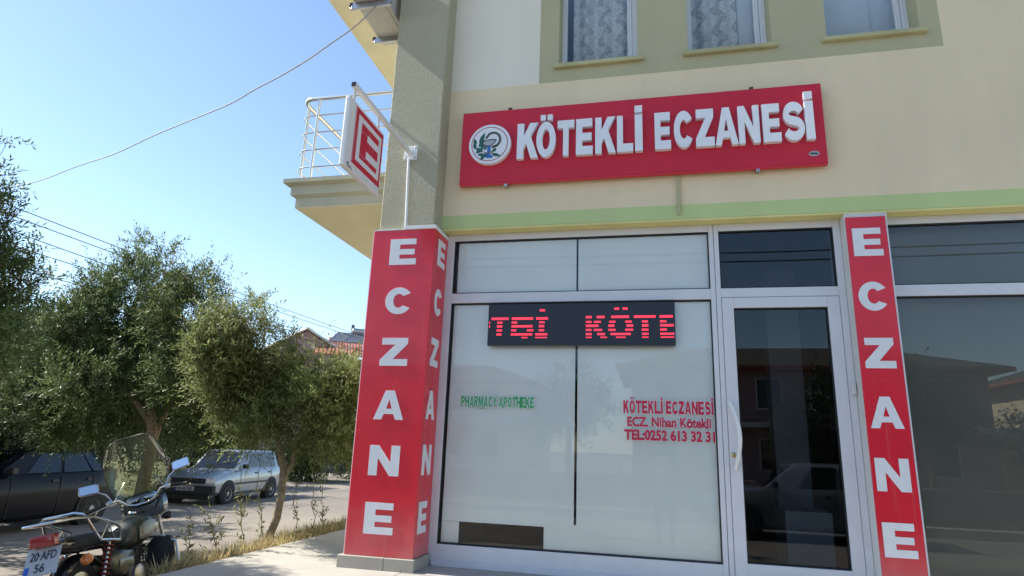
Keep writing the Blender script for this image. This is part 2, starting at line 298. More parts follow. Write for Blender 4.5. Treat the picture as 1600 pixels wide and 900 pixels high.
# ------------------------------------------------------------------ lettering
def ell(cx, cy, rx, ry, a0, a1, n): return [(cx+rx*math.cos(R(a0+(a1-a0)*i/n)), cy+ry*math.sin(R(a0+(a1-a0)*i/n))) for i in range(n+1)]
def stroke(path, t):
    L, Rr = [], []
    for i, p in enumerate(path):
        a = path[max(i-1, 0)]; b = path[min(i+1, len(path)-1)]; dx, dy = b[0]-a[0], b[1]-a[1]; k = math.hypot(dx, dy) or 1
        nx, ny = -dy/k*t/2, dx/k*t/2; L.append((p[0]+nx, p[1]+ny)); Rr.append((p[0]-nx, p[1]-ny))
    return L+Rr[::-1]
GL = {
 'E': [[(0,0),(1,0),(1,.23),(.37,.23),(.37,.39),(.93,.39),(.93,.60),(.37,.60),(.37,.78),(.97,.78),(.97,1),(0,1)]],
 'Z': [[(0,0),(1,0),(1,.24),(.47,.24),(.98,.79),(.98,1),(.04,1),(.04,.76),(.53,.76),(0,.21)]],
 'A': [[(0,0),(.27,0),(.34,.19),(.66,.19),(.73,0),(1,0),(.65,1),(.35,1)], [(.405,.37),(.595,.37),(.5,.70)]],
 'N': [[(0,0),(.29,0),(.29,.58),(.70,0),(1,0),(1,1),(.71,1),(.71,.42),(.30,1),(0,1)]],
 'C': [ell(.5,.5,.5,.5,33,327,30)+ell(.5,.5,.20,.26,318,42,24)],
 'K': [[(0,0),(.31,0),(.31,.27),(.43,.41),(.65,0),(1,0),(.63,.64),(.98,1),(.60,1),(.31,.64),(.31,1),(0,1)]],
 'O': [ell(.5,.5,.5,.5,0,348.75,31), ell(.5,.5,.20,.29,0,348.75,31)],
 'T': [[(.34,0),(.66,0),(.66,.78),(1,.78),(1,1),(0,1),(0,.78),(.34,.78)]],
 'L': [[(0,0),(1,0),(1,.22),(.37,.22),(.37,1),(0,1)]],
 'I': [[(0,0),(1,0),(1,1),(0,1)]],
 'S': [stroke(ell(.5,.70,.35,.19,12,268,20)+ell(.5,.305,.36,.195,90,-165,20), .235)],
}
GL.update({
 'P': [[(0,0),(.33,0),(.33,.36),(.52,.36)]+ell(.52,.68,.46,.32,-80,90,12)+[(0,1)], [(.33,.57),(.5,.57)]+ell(.5,.68,.15,.11,-70,70,6)+[(.33,.79)]],
 'R': [[(0,0),(.32,0),(.32,.38),(.42,.38),(.66,0),(1,0),(.72,.43)]+ell(.52,.70,.44,.30,-48,90,10)+[(0,1)], [(.32,.58),(.5,.58)]+ell(.5,.69,.14,.11,-70,70,6)+[(.32,.80)]],
 'H': [[(0,0),(.33,0),(.33,.38),(.67,.38),(.67,0),(1,0),(1,1),(.67,1),(.67,.62),(.33,.62),(.33,1),(0,1)]],
 'M': [[(0,0),(.25,0),(.25,.62),(.41,0),(.59,0),(.75,.62),(.75,0),(1,0),(1,1),(.66,1),(.5,.42),(.34,1),(0,1)]],
 'Y': [[(.34,0),(.66,0),(.66,.40),(1,1),(.66,1),(.5,.64),(.34,1),(0,1),(.34,.40)]],
})
GW = {'I': .34, 'M': 1.25, 'A': 1.08, ' ': .42}
def glyph_line(body, org, w, h, material, name, offset=0.0, y=0.0):
    """one flat line of own capitals, Ö and İ written as O: and I. for their dots"""
    adv = []; x = 0
    for ch in body:
        k = {'Ö': 'O', 'İ': 'I'}.get(ch, ch); adv.append((ch, k, x)); x += GW.get(k, 1.0)+(0.13 if k != ' ' else 0)
    sc = w/(x-0.13); loops = []
    for ch, k, x0 in adv:
        if k == ' ': continue
        ww = GW.get(k, 1.0)*sc
        loops.append([[(x0*sc+p[0]*ww, p[1]*h) for p in lp] for lp in GL[k]])
        if ch == 'Ö': loops += [[[(x0*sc+ww*a, h*1.07), (x0*sc+ww*b, h*1.07), (x0*sc+ww*b, h*1.25), (x0*sc+ww*a, h*1.25)]] for a, b in ((.16,.42), (.58,.84))]
        if ch == 'İ': loops.append([[(x0*sc, h*1.07), (x0*sc+ww, h*1.07), (x0*sc+ww, h*1.25), (x0*sc, h*1.25)]])
    out = MB()
    for grp in loops:
        cu = bpy.data.curves.new('g', 'CURVE'); cu.dimensions = '2D'; cu.fill_mode = 'BOTH'; cu.extrude = 0.0003; cu.offset = offset
        for lp in grp:
            s_ = cu.splines.new('POLY'); s_.points.add(len(lp)-1); s_.use_cyclic_u = True
            for p, q in zip(s_.points, lp): p.co = (q[0], q[1], 0, 1)
        o = bpy.data.objects.new('g', cu); me = bpy.data.meshes.new_from_object(o); bpy.data.objects.remove(o); bpy.data.curves.remove(cu)
        out.add([v.co[:] for v in me.vertices], [tuple(p.vertices) for p in me.polygons]); bpy.data.meshes.remove(me)
    me = bpy.data.meshes.new(name); me.from_pydata(out.v, [], out.f)
    me.transform(frame_mtx(org, (1,0,0), (0,0,1))); return link(name, me, material)
def curve_mesh(loops, thick):
    cu = bpy.data.curves.new('g', 'CURVE'); cu.dimensions = '2D'; cu.fill_mode = 'BOTH'; cu.extrude = thick/2
    for lp in loops:
        s = cu.splines.new('POLY'); s.points.add(len(lp)-1); s.use_cyclic_u = True
        for p, q in zip(s.points, lp): p.co = (q[0], q[1], 0, 1)
    o = bpy.data.objects.new('g', cu); me = bpy.data.meshes.new_from_object(o); bpy.data.objects.remove(o); bpy.data.curves.remove(cu); return me
def frame_mtx(org, right, up):
    r_, u_ = Vector(right).normalized(), Vector(up).normalized(); n_ = r_.cross(u_)
    return Matrix(((r_.x,u_.x,n_.x,org[0]),(r_.y,u_.y,n_.y,org[1]),(r_.z,u_.z,n_.z,org[2]),(0,0,0,1)))
def glyph(ch, org, right, up, w, h, thick, material, parent, name='letter'):
    """org: lower-left corner on the surface; the letter stands `thick` proud of it"""
    me = curve_mesh([[(x*w, y*h) for x, y in lp] for lp in GL[ch]], thick); me.name = name
    me.transform(frame_mtx(org, right, up) @ Matrix.Translation((0, 0, thick/2+0.001)))
    return link(name, me, material, parent)
def text(body, org, right, up, w, h, thick, material, parent=None, name='lettering', bold=0.0, spacing=1.0, shear=0.0):
    cu = bpy.data.curves.new('t', 'FONT'); cu.body = body; cu.size = 1; cu.offset = bold; cu.extrude = 0.001; cu.resolution_u = 3; cu.space_character = spacing; cu.shear = shear
    o = bpy.data.objects.new('t', cu); COL.objects.link(o); bpy.context.view_layer.update()
    me = bpy.data.meshes.new_from_object(o.evaluated_get(bpy.context.evaluated_depsgraph_get())); bpy.data.objects.remove(o); bpy.data.curves.remove(cu)
    n = len(me.vertices); co = np.empty(n*3); me.vertices.foreach_get('co', co); co = co.reshape(-1, 3)
    lo, hi = co.min(0), co.max(0); s = (hi-lo); s[s == 0] = 1
    co = (co-lo)/s*np.array([w, h, thick]); me.vertices.foreach_set('co', co.ravel()); me.name = name
    me.transform(frame_mtx(org, right, up) @ Matrix.Translation((0, 0, 0.001)))
    me.materials.clear()
    return link(name, me, material, parent)
X, Y, Z = Vector((1,0,0)), Vector((0,1,0)), Vector((0,0,1))

# ================================================================== SETTING
def gz(x, y):
    """street level: lower than the terrace, falling gently to the left, a small earth bank against the terrace edge"""
    base = -0.53-0.22*max(0, min(1, (-x-5)/7))
    if x > -3.0: base = -0.57
    if y > -1.25 and x < -3.3 and x > -4.1:
        k = max(0, min(1, (x+4.05)/0.38)); q = max(0, min(1, (y+1.25)/0.15)); base = base+(-0.07-base)*(k*k*(3-2*k))*q
    if y > 0.1 and x < -3.3 and x > -5.2:
        k = max(0, min(1, (x+5.0)/1.3)); q = max(0, min(1, (y-0.1)/0.6)); base = max(base, -0.53+0.46*(k*k*(3-2*k))*q)
    if y < -10.5: base = -0.45
    return base
def terrain():
    xs = sorted(set([-400,-200,-100,-60,-40,-30]+[round(-24+i*0.5, 2) for i in range(36)]+[round(-6+i*0.15, 2) for i in range(19)]+[-3.2,-2.5,-1,0,2,4,6,8,10,14,20,30,60,100,200,400]))
    ys = sorted(set([-400,-200,-100,-60,-40,-25,-18,-14,-11,-10.5,-10.45,-8,-6,-4]+[round(-3+i*0.25, 2) for i in range(36)]+[7,8,9,10,12,14,16,20,25,30,40,60,100,200,400,800]))
    v = [(x, y, gz(x, y)+(0.012*math.sin(x*3.1+y*1.7)*math.sin(y*2.3) if -24 < x < 20 else 0)) for y in ys for x in xs]; n = len(xs)
    f = [(j*n+i, j*n+i+1, (j+1)*n+i+1, (j+1)*n+i) for j in range(len(ys)-1) for i in range(n-1)]
    me = bpy.data.meshes.new('street'); me.from_pydata(v, [], f); o = link('street', me, 'ground', smooth=True); tag(o, kind='structure')
terrain()
TX0, TX1, TY0 = -3.6, 9.0, -1.45
# raised terrace in front of the shop: bare concrete at the left, slabs along the shop front
b = MB(); b.box(TX0, -2.0, TY0, 6.0, -0.9, 0.0); b.box(-2.0, TX1, TY0, 0.6, -0.9, -0.02)
terrace = tag(b.build('terrace', 'concrete', bevel=0.012), kind='structure')
for i in range(14):
    for j in range(3):
        x0 = -1.997+i*0.8; y0 = TY0+0.003+j*0.5; y1 = y0+0.494 if j < 2 else -0.003
        MB().box(x0, x0+0.794, y0, y1, -0.02, 0.0+random.uniform(-0.0015, 0.001)).build('slab', 'concrete', terrace)

# ================================================================== PHARMACY BUILDING
WY = -0.16            # face of the upper wall; shop glass stands at y = 0
PY = -0.393           # face of the corner pillar
bld = thing('pharmacy_building', 'cream corner building with a glazed shop front and olive framed upper windows', 'building', (0, 0, 0))
PX0, PX1 = -2.50, -1.955
# corner pillar
MB().box(PX0, PX1, PY+0.02, 0.35, 0, 9.4).build('pillar', 'stucco', bld, bevel=0.012)
# second pillar and further walls
MB().box(1.575, 1.89, WY, 0.35, 0, 2.99).build('pillar', 'plaster_white', bld, bevel=0.008)
MB().box(7.4, 7.9, WY, 0.35, 0, 2.99).build('pillar', 'plaster_white', bld)
BX1 = 8.0
zg0, zg1 = 3.0, on_y(1000, 323, WY).z
zb = on_y(842, 131, WY).z; ox0 = on_y(842, 131, WY).x; ox1 = on_y(1475, 75, WY).x
MB().box(PX1, BX1, WY+0.004, 0.0, zg0-0.012, zg0+0.006).build('yellow_strip', 'yellow', bld, bevel=0.002)
MB().box(PX1, BX1, WY, 0.30, zg0+0.006, zg1).build('green_band', 'green', bld)
MB().box(PX1, BX1, WY, 0.30, zg1, zb).build('wall', 'cream', bld)
MB().box(PX1, ox0, WY, 0.30, zb, 9.4).build('upper_wall', 'pale', bld)
MB().box(ox1, BX1, WY, 0.30, zb, 9.4).build('upper_wall', 'cream', bld)
# olive zone with three window openings
wins = []
for (ua, va, ub, vb) in ((873, 102, 997, 91), (1075, 82, 1206, 70), (1292, 60, 1438, 49)):
    wins.append((on_y(ua, va, WY).x, on_y(ub, vb, WY).x))
zs = on_y(1140, 77, WY).z+0.01; zw = zs+1.35
m_ = MB(); m_.box(ox0, ox1, WY, 0.30, zb, zs)
xa = ox0
for (a, c) in wins: m_.box(xa, a, WY, 0.30, zs, zw); xa = c
m_.box(xa, ox1, WY, 0.30, zs, zw); m_.box(ox0, ox1, WY, 0.30, zw, 9.4)
m_.build('window_surround', 'olive', bld)
for k, (a, c) in enumerate(wins):
    w = MB()
    FY0, FY1 = 0.02, 0.075; fr = 0.055
    w.box(a, a+fr, FY0, FY1, zs, zw); w.box(c-fr, c, FY0, FY1, zs, zw); w.box(a+fr, c-fr, FY0, FY1, zs, zs+0.05); w.box(a+fr, c-fr, FY0, FY1, zw-fr, zw)
    # inner sash
    w.box(c-fr-0.05, c-fr-0.002, FY0+0.012, FY1+0.012, zs+0.052, zw-fr-0.002)
    wo = w.build('window', 'alu', bld, bevel=0.006)
    MB().box(a-0.045, c+0.045, WY-0.045, FY0, zs-0.045, zs-0.002).build('sill', 'cornice_sill', wo, bevel=0.008)
    MB().box(a+fr-0.01, c-fr-0.045, FY0+0.03, FY0+0.036, zs+0.045, zw-fr+0.01).build('pane', 'glass', wo)
# rooms behind the upper windows, side and back walls, roof
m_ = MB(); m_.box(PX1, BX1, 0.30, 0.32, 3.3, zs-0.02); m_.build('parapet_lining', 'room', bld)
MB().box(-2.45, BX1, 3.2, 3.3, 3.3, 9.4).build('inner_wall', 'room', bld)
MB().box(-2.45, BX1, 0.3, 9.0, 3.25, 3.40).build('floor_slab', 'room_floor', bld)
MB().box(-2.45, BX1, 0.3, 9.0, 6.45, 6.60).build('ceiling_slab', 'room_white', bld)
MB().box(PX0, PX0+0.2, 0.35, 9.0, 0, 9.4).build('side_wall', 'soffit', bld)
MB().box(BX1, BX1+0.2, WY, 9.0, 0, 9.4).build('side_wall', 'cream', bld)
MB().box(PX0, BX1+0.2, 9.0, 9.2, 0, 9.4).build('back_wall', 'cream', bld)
MB().box(PX0-0.6, BX1+0.8, -0.75, 9.8, 9.4, 9.6).build('roof', 'roof_tile', bld)

# curtains
def curtain(a, c, z0, z1, y, material, label, folds, amp):
    m_ = MB(); n = 70
    for i in range(n+1):
        x = a+(c-a)*i/n; yy = y+amp*math.sin(i/n*folds*2*math.pi)+amp*0.5*math.sin(i/n*folds*4.7+1)
        m_.v += [(x, yy, z0), (x, yy, z1)]
    m_.f = [(2*i, 2*i+2, 2*i+3, 2*i+1) for i in range(n)]
    o = m_.build('curtain', material, None, smooth=True); sd = o.modifiers.new('thick', 'SOLIDIFY'); sd.thickness = 0.0015
    tag(o, label, 'curtain', 'curtains in the upper windows'); return o
a, c = wins[0]; curtain(a+0.10, c-0.06, zs+0.01, zw, 0.17, 'lace', 'patterned lace curtain in the upper window nearest the corner pillar', 3.3, 0.028)
a, c = wins[1]; curtain(a+0.06, c-0.24, zs+0.01, zw, 0.17, 'lace', 'patterned lace curtain in the middle upper window, ending short of its plain strip', 2.6, 0.028)
mat('net', (0.66, 0.70, 0.74), 0.9, var=0.06, vscale=3)
curtain(c-0.235, c-0.06, zs+0.01, zw, 0.16, 'net', 'plain white curtain strip beside the lace in the middle upper window', 1, 0.006)
a, c = wins[2]; curtain(a+0.05, c-0.27, zs+0.01, zw, 0.15, 'net', 'plain pale curtain filling the rightmost upper window', 1.2, 0.008)
curtain(c-0.268, c-0.06, zs+0.01, zw, 0.18, 'net', 'narrow set back pale curtain at the right side of the rightmost upper window', 0.7, 0.006)

# ---- shop front
x1, x2, x3, x4, x5, x6 = -1.858, 0.500, 0.584, 1.516, 0.680, 1.421
zt, ztb, zlt, zdt, zdg, zdb, zlb = 2.922, 2.398, 2.304, 2.313, 2.223, 0.195, 0.174
F0, F1 = -0.035, 0.035
def pane(x0, x1_, z0, z1, parent, material, y=0.0):
    g = MB(); e = 0.009
    for q in ((x0-0.001, x0+e, z0, z1), (x1_-e, x1_+0.001, z0, z1), (x0+e, x1_-e, z0-0.001, z0+e), (x0+e, x1_-e, z1-e, z1+0.001)):
        g.box(q[0], q[1], F0+0.012, F1-0.012, q[2], q[3])
    g.build('gasket', 'gasket', parent)
    return MB().box(x0+e-0.002, x1_-e+0.002, y-0.003, y+0.003, z0+e-0.002, z1-e+0.002).build('pane', material, parent)
# display window left of the door
f = MB(); f.box(PX1+0.022, x1, F0, F1, 0.0, zg0-0.012); f.box(x1, x2, F0, F1, zt, zg0-0.012); f.box(x1, x2, F0, F1, zlt, ztb)
f.box(x1, x2, F0, F1, 0.0, zlb); f.box(x2, (x2+x3)/2-0.002, F0, F1, 0.0, zg0-0.012)
shop = f.build('display_window', 'alu', bld, bevel=0.004)
f = MB(); f.box(x1-0.03, x2, F0-0.03, F0-0.002, 0.0, 0.045); f.build('bottom_rail', 'alu', shop, bevel=0.004)
pane(x1, x2, ztb, zt, shop, 'glass'); pane(x1, x2, zlb, zlt, shop, 'glass')
# door and its fixed light
f = MB(); f.box((x2+x3)/2+0.002, x3, F0, F1, 0, zg0-0.012); f.box(x3, x4, F0, F1, zt, zg0-0.012); f.box(x3, x4, F0, F1, zdt+0.004, ztb); f.box(x4, 1.573, F0, F1, 0, zg0-0.012); f.box(x3, x4, F0-0.01, F1, 0, 0.03)
dfr = f.build('door_frame', 'alu', bld, bevel=0.004)
pane(x3, x4, ztb, zt, dfr, 'glass_dark')
f = MB(); D0, D1 = F0-0.006, F1-0.004
f.box(x3+0.003, x5, D0, D1, 0.035, zdt); f.box(x6, x4-0.003, D0, D1, 0.035, zdt); f.box(x5, x6, D0, D1, zdg, zdt); f.box(x5, x6, D0, D1, 0.035, zdb)
door = f.build('door', 'alu', bld, bevel=0.004)
pane(x5, x6, zdb, zdg, door, 'glass_dark')
# bowed handle
h0 = on_y(1140, 628, -0.05); h1 = on_y(1149, 733, -0.05); hm = on_y(1158, 690, -0.10)
pts = []
for i in range(17):
    t = i/16; p = h0.lerp(h1, t); bow = math.sin(t*math.pi); p.y = -0.055-0.055*bow**0.7; p.x += 0.05*bow; pts.append(p)
MB().tube(pts, 0.0165, 10).build('handle', 'white_metal', door, smooth=True)
kq = on_y(1146.5, 711, D0); MB().lathe([(0.021, 0), (0.021, 0.006), (0.013, 0.010), (0.006, 0.014)], (kq.x, D0, kq.z), (0,-1,0), 16).build('lock', 'brass', door, smooth=True)
MB().box(1.535, 1.568, F0-0.03, F0-0.002, 1.50, 1.60).build('door_contact', 'plaster_white', dfr, bevel=0.006)
# right-hand window
rx0, rx1 = 1.925, 7.35
f = MB(); f.box(1.892, rx0, F0, F1, 0, zg0-0.012); f.box(rx1, rx1+0.05, F0, F1, 0, zg0-0.012); f.box(rx0, rx1, F0, F1, zt, zg0-0.012); f.box(rx0, rx1, F0, F1, zlt, ztb); f.box(rx0, rx1, F0, F1, 0, 0.15)
rw = f.build('side_window', 'alu', bld, bevel=0.004)
pane(rx0, rx1, ztb, zt, rw, 'glass_green'); pane(rx0, rx1, 0.15, zlt, rw, 'glass_green')
bl = MB().box(rx0-0.01, rx1, 0.10, 0.11, 0.12, 2.99).build('grey_blind', 'blind'); tag(bl, 'plain grey screen standing behind the large right hand window', 'screen')
# white boards behind the display glass
BYD = 0.008
xm = on_y(900, 640, BYD).x; zlow = on_y(800, 820, BYD).z
def board(xa, xb, za, zb_, label, y=BYD):
    o = MB().box(xa, xb, y, y+0.008, za, zb_).build('white_board', 'board'); tag(o, label, 'board', 'white boards behind the display glass')
bl_, br_x = x1+0.024, x2-0.010
board(bl_, xm-0.011, zlow, zlt-0.012, 'tall white board behind the left half of the display window')
board(xm+0.011, br_x, zlow-0.05, zlt-0.012, 'tall white board behind the right half of the display window')
board(bl_+0.012, xm-0.009, ztb+0.012, zt-0.012, 'white board in the left half of the strip over the red light display')
board(xm+0.009, br_x, ztb+0.012, zt-0.012, 'white board in the right half of the strip over the red light display')
oa, ob_ = on_y(716, 830, BYD).x, on_y(849, 840, BYD).x
board(bl_-0.004, oa, zlb+0.012, zlow-0.004, 'narrow low white board left of the dark gap in the display window', BYD+0.010)
board(ob_, br_x, zlb+0.012, zlow+0.03, 'low white board right of the dark gap in the display window', BYD+0.010)
# shop interior
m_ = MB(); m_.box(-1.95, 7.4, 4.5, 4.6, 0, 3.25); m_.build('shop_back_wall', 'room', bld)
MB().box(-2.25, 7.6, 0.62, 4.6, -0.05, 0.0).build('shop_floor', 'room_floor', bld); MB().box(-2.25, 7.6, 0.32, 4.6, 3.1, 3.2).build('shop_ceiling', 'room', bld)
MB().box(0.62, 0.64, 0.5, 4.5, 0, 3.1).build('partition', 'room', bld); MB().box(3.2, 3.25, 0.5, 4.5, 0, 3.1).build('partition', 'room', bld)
pc = on_y(1230, 600, 1.9); MB().box(pc.x-0.17, pc.x+0.17, 1.9, 2.2, 0, 3.1).build('column', 'room_white', bld)
q = on_y(1265, 800, 0.9); k_ = MB(); k_.box(q.x-0.21, q.x+0.19, 0.9, 1.4, 0.0, q.z, 0.01); tag(k_.build('storage_box', 'room_white'), 'white box standing on the shop floor behind the door glass', 'box')

# ---- balconies on the left side
def balcony(zf, label):
    xL, yF, yB = -4.25, 0.56, 6.5
    prof = [(0.0, 0.0), (0.0, -0.05), (-0.07, -0.07), (-0.07, -0.18), (-0.12, -0.21), (-0.12, -0.32)]   # inset, z
    m_ = MB(); rings = []
    for ins, dz in prof:
        i_ = -ins; rings.append([(xL+i_, yF+i_, zf+dz), (PX0-0.002, yF+i_, zf+dz), (PX0-0.002, yB-i_, zf+dz), (xL+i_, yB-i_, zf+dz)])
    m_.loft(rings); bal = m_.build('balcony', 'cornice', bld)
    MB().box(xL+0.125, PX0-0.003, yF+0.125, yB-0.125, zf-0.332, zf-0.321).build('soffit', 'soffit', bal)
    rx, ry = xL+0.06, yF+0.08; rr = 0.15
    def path(z, r_):
        p = [(PX0-0.01, ry, z)]
        p += [(rx+r_+r_*math.cos(R(a)), ry+r_+r_*math.sin(R(a)), z) for a in range(270, 179, -15)]
        p += [(rx, yB-0.3, z)]; return p
    MB().tube(path(zf+1.09, rr), 0.026, 10).build('hand_rail', 'rail', bal, smooth=True)
    for k in range(4): MB().tube(path(zf+0.17+k*0.23, rr), 0.009, 6).build('rail_bar', 'rail', bal, smooth=True)
    for (px_, py_) in ((rx+0.24, ry), (rx, ry+0.16), (rx, ry+1.3), (rx, ry+2.6), (rx, ry+3.9)):
        MB().cyl((px_, py_, zf), (px_, py_, zf+1.08), 0.019, 10).build('post', 'rail', bal, smooth=True)
    return bal
balcony(4.0, ''); balcony(7.02, '')

# ================================================================== SIGNS
# main fascia sign
SY = WY-0.072
tl, br_ = on_y(722, 177, SY), on_y(1294, 256, SY); sx0, sx1 = on_y(721, 230, SY).x, on_y(1288, 190, SY).x; sz0, sz1 = on_y(1000, 272, SY).z, on_y(1000, 154, SY).z
sg = thing('shop_sign', 'long red fascia sign with raised white letters and round emblem above the shop front', 'sign', ((sx0+sx1)/2, SY, sz0))
sgm = Matrix.Translation(sg.location).inverted()
def sub(o, parent):
    """parent while keeping the world-space mesh in place"""
    o.parent = parent; o.matrix_parent_inverse = Matrix.Translation(parent.location).inverted(); return o
sub(MB().box(sx0, sx1, SY, WY-0.03, sz0, sz1).build('panel', 'sign_red', bevel=0.004), sg)
sub(MB().box(sx0+0.004, sx1-0.004, SY+0.004, WY-0.03, sz0-0.012, sz0-0.001).build('bottom_edge', 'red_edge'), sg)
for u, v in ((797, 169), (1174, 136)):
    p = on_y(u, v, WY-0.06); sub(MB().box(p.x-0.017, p.x+0.017, WY-0.06, WY, sz1+0.001, sz1+0.03).build('bracket', 'bark_dark'), sg)
for u, v in ((790, 287), (1184, 261)):
    p = on_y(u, v, WY-0.06); sub(MB().box(p.x-0.015, p.x+0.015, WY-0.065, WY, sz0-0.035, sz0-0.013).build('bracket', 'steel'), sg)
LT = 0.045; LY = SY-LT
# letters: left/right pixel edges measured on the letter fronts
zb0, zb1 = [], []
base_z = (on_y(820, 247, LY).z+on_y(1262, 218, LY).z)/2; top_z = (on_y(820, 194, LY).z+on_y(1180, 163, LY).z)/2
LET = [('K', 808, 841), ('O', 838, 868), ('T', 871, 897), ('E', 900, 926), ('K', 930, 962), ('L', 964, 989), ('I', 992, 1002), ('E', 1023, 1048), ('C', 1053, 1084), ('Z', 1087, 1116), ('A', 1117, 1153), ('N', 1154, 1187), ('E', 1192, 1220), ('S', 1224, 1258), ('I', 1259, 1273)]
for ch, ua, ub in LET:
    vm = 221-(ua-808)*0.068
    xa, xb = on_y(ua, vm, LY).x, on_y(ub, vm, LY).x
    if ch == 'I': xb = xa+0.068
    ht = top_z-base_z
    sub(glyph(ch, (xa, SY, base_z), X, Z, xb-xa, ht, LT, 'letter_white', None), sg)
    if ch == 'I': sub(MB().box(xa, xb, LY, SY-0.001, top_z+0.022, top_z+0.092).build('letter_dot', 'letter_white'), sg)
    if ch == 'O':
        w_ = xb-xa; k1 = xa+w_*0.2; k2 = xa+w_*0.56
        for k_ in (k1, k2): sub(MB().box(k_, k_+w_*0.26, LY, SY-0.001, top_z+0.018, top_z+0.075).build('letter_dot', 'letter_white'), sg)
# emblem
ec = on_y(765, 225, LY); er = (on_y(797, 224, LY).x-on_y(732, 226, LY).x)/2
em = sub(MB().lathe([(er, 0), (er, LT-0.004), (er-0.004, LT)], (ec.x, SY-0.001, ec.z), (0,-1,0), 48).build('emblem', 'letter_white', smooth=True), sg)
em.matrix_parent_inverse = Matrix.Translation(sg.location).inverted()
EY = LY-0.0015
def esub(m_, name, material):
    o = m_.build(name, material); o.parent = em; return o
def eflat(poly, name, material, d=0.0):
    esub(MB().prism([(ec.x+p[0]*er, ec.z+p[1]*er) for p in poly], lambda p: (p[0], EY-0.001-d, p[1]), lambda p: (p[0], EY+0.0015, p[1])), name, material)
ring = MB(); n = 48
for k in range(n):
    a0, a1 = 2*math.pi*k/n, 2*math.pi*(k+1)/n
    ring.add([(ec.x+er*r_*math.cos(a), EY-dd, ec.z+er*r_*math.sin(a)) for dd in (0.001, -0.001) for a in (a0, a1) for r_ in (0.835, 0.87)], [(0,1,3,2), (4,6,7,5)])
esub(ring, 'ring', 'em_ring')
def leafpoly(cx, cy, ln, wd, ang):
    c_, s_ = math.cos(R(ang)), math.sin(R(ang)); o = []
    for t, w_ in ((0,0), (.25,.8), (.5,1), (.75,.6), (1,0), (.75,-.6), (.5,-1), (.25,-.8)):
        o.append((cx+c_*t*ln-s_*w_*wd, cy+s_*t*ln+c_*w_*wd))
    return o
for li, (cx, cy, ln, wd, ang) in enumerate(((-.50,.05,.62,.10,64), (-.66,-.02,.36,.09,104), (-.52,-.14,.50,.10,55), (-.68,-.24,.40,.09,98), (-.40,-.30,.46,.09,70), (-.66,-.42,.46,.10,30), (-.66,-.16,.44,.09,-32), (-.56,-.50,.40,.08,-6), (-.25,-.32,.34,.06,65), (-.40,-.66,.46,.075,25), (.10,-.50,.50,.08,-18), (.16,-.42,.26,.08,50), (-.20,-.60,.30,.07,-140))):
    eflat(leafpoly(cx, cy, ln, wd, ang), 'leaf', 'em_green', -0.0009+li*0.00022)
eflat([(-.10,-.45),(.06,-.45),(.06,.0),(-.10,.0)], 'stem', 'em_blue', 0.0024)
eflat([(-.16,-.70),(.14,-.72),(.20,-.62),(.06,-.56),(.06,-.46),(-.10,-.46),(-.10,-.54),(-.16,-.60)], 'foot', 'em_blue', 0.0026)
bowl = [(-.36,.12),(-.32,-.02),(-.18,-.10),(0,-.12),(.16,-.06),(.28,.06),(.34,.20),(.1,.24),(-.16,.20)]
eflat(bowl, 'bowl', 'ink', 0.0029); eflat([(x*.86+.0, (y-.04)*.76+.03) for x, y in bowl], 'bowl_inside', 'plate_white', 0.0034)
sn = stroke([(-.18,.28),(-.14,.36),(-.06,.44)]+[(.16+.34*math.cos(R(a)), .20+.36*math.sin(R(a))) for a in range(130, -75, -15)]+[(.12,-.18)], .10)
eflat(sn, 'snake', 'ink', 0.0031)
eflat(stroke([(-.16,.30),(-.12,.36),(-.04,.42)]+[(.16+.34*math.cos(R(a)), .20+.36*math.sin(R(a))) for a in range(125, -70, -15)], .05), 'snake_belly', 'em_snake', 0.0037)
eflat(stroke([(-.24,-.40),(-.10,-.50),(.08,-.40),(.16,-.46)], .06), 'coil', 'em_snake', 0.0040)
# maker's oval
op = on_y(1272, 240, SY); o_ = MB().lathe([(0.03, 0), (0.03, 0.003)], (op.x, SY, op.z), (0,-1,0), 20); o_.v = [(op.x+(v[0]-op.x)*1.45, v[1], op.z+(v[2]-op.z)*0.8) for v in o_.v]
ov = sub(o_.build('maker_badge', 'plate_white'), sg)
MB().prism([(-.03,-.004),(.03,-.009),(.03,.003),(-.028,.009)], lambda p: (op.x+p[0], SY-0.0045, op.z+p[1]), lambda p: (op.x+p[0], SY-0.0032, op.z+p[1])).build('mark', 'ink', ov)
# conduit below the sign
p0 = on_y(1061, 270, WY-0.015); p1 = on_y(1061.5, 335, WY-0.015)
tag(MB().box(p1.x-0.014, p1.x+0.014, WY-0.024, WY-0.001, p1.z, sz0-0.02).build('cable_trunking', 'cornice_sill', bevel=0.003), 'slim vertical cable trunking running down the wall below the fascia sign', 'conduit')

# pillar cladding signs
def pillar_letters(parent, face, c0, c1, w, h):
    """six letters E C Z A N E evenly between two centre points; face: (right, up) vectors"""
    right, up = face
    for i, ch in enumerate('ECZANE'):
        c_ = Vector(c0).lerp(Vector(c1), i/5); ww = w*(1.06 if ch in 'AN' else 1)
        sub(glyph(ch, c_-right*ww/2-up*h/2, right, up, ww, h, 0.003, 'vinyl_white', None), parent)
zr0, zr1 = 0.098, 2.925
cs = thing('pillar_sign', 'red cladding on the corner pillar with white letters on two faces', 'sign', (PX0+0.3, PY, 0))
cx0, cx1 = -2.535, -1.928
sub(MB().box(cx0, cx1, PY-0.006, PY+0.018, zr0, zr1).build('front_panel', 'red', bevel=0.004), cs)
sub(MB().box(PX1+0.002, cx1, PY+0.019, -0.038, zr0, zr1).build('side_panel', 'red', bevel=0.003), cs)
sub(MB().box(cx0-0.008, cx0-0.001, PY+0.0, PY+0.02, zr0, zr1).build('edge_trim', 'white_metal'), cs)
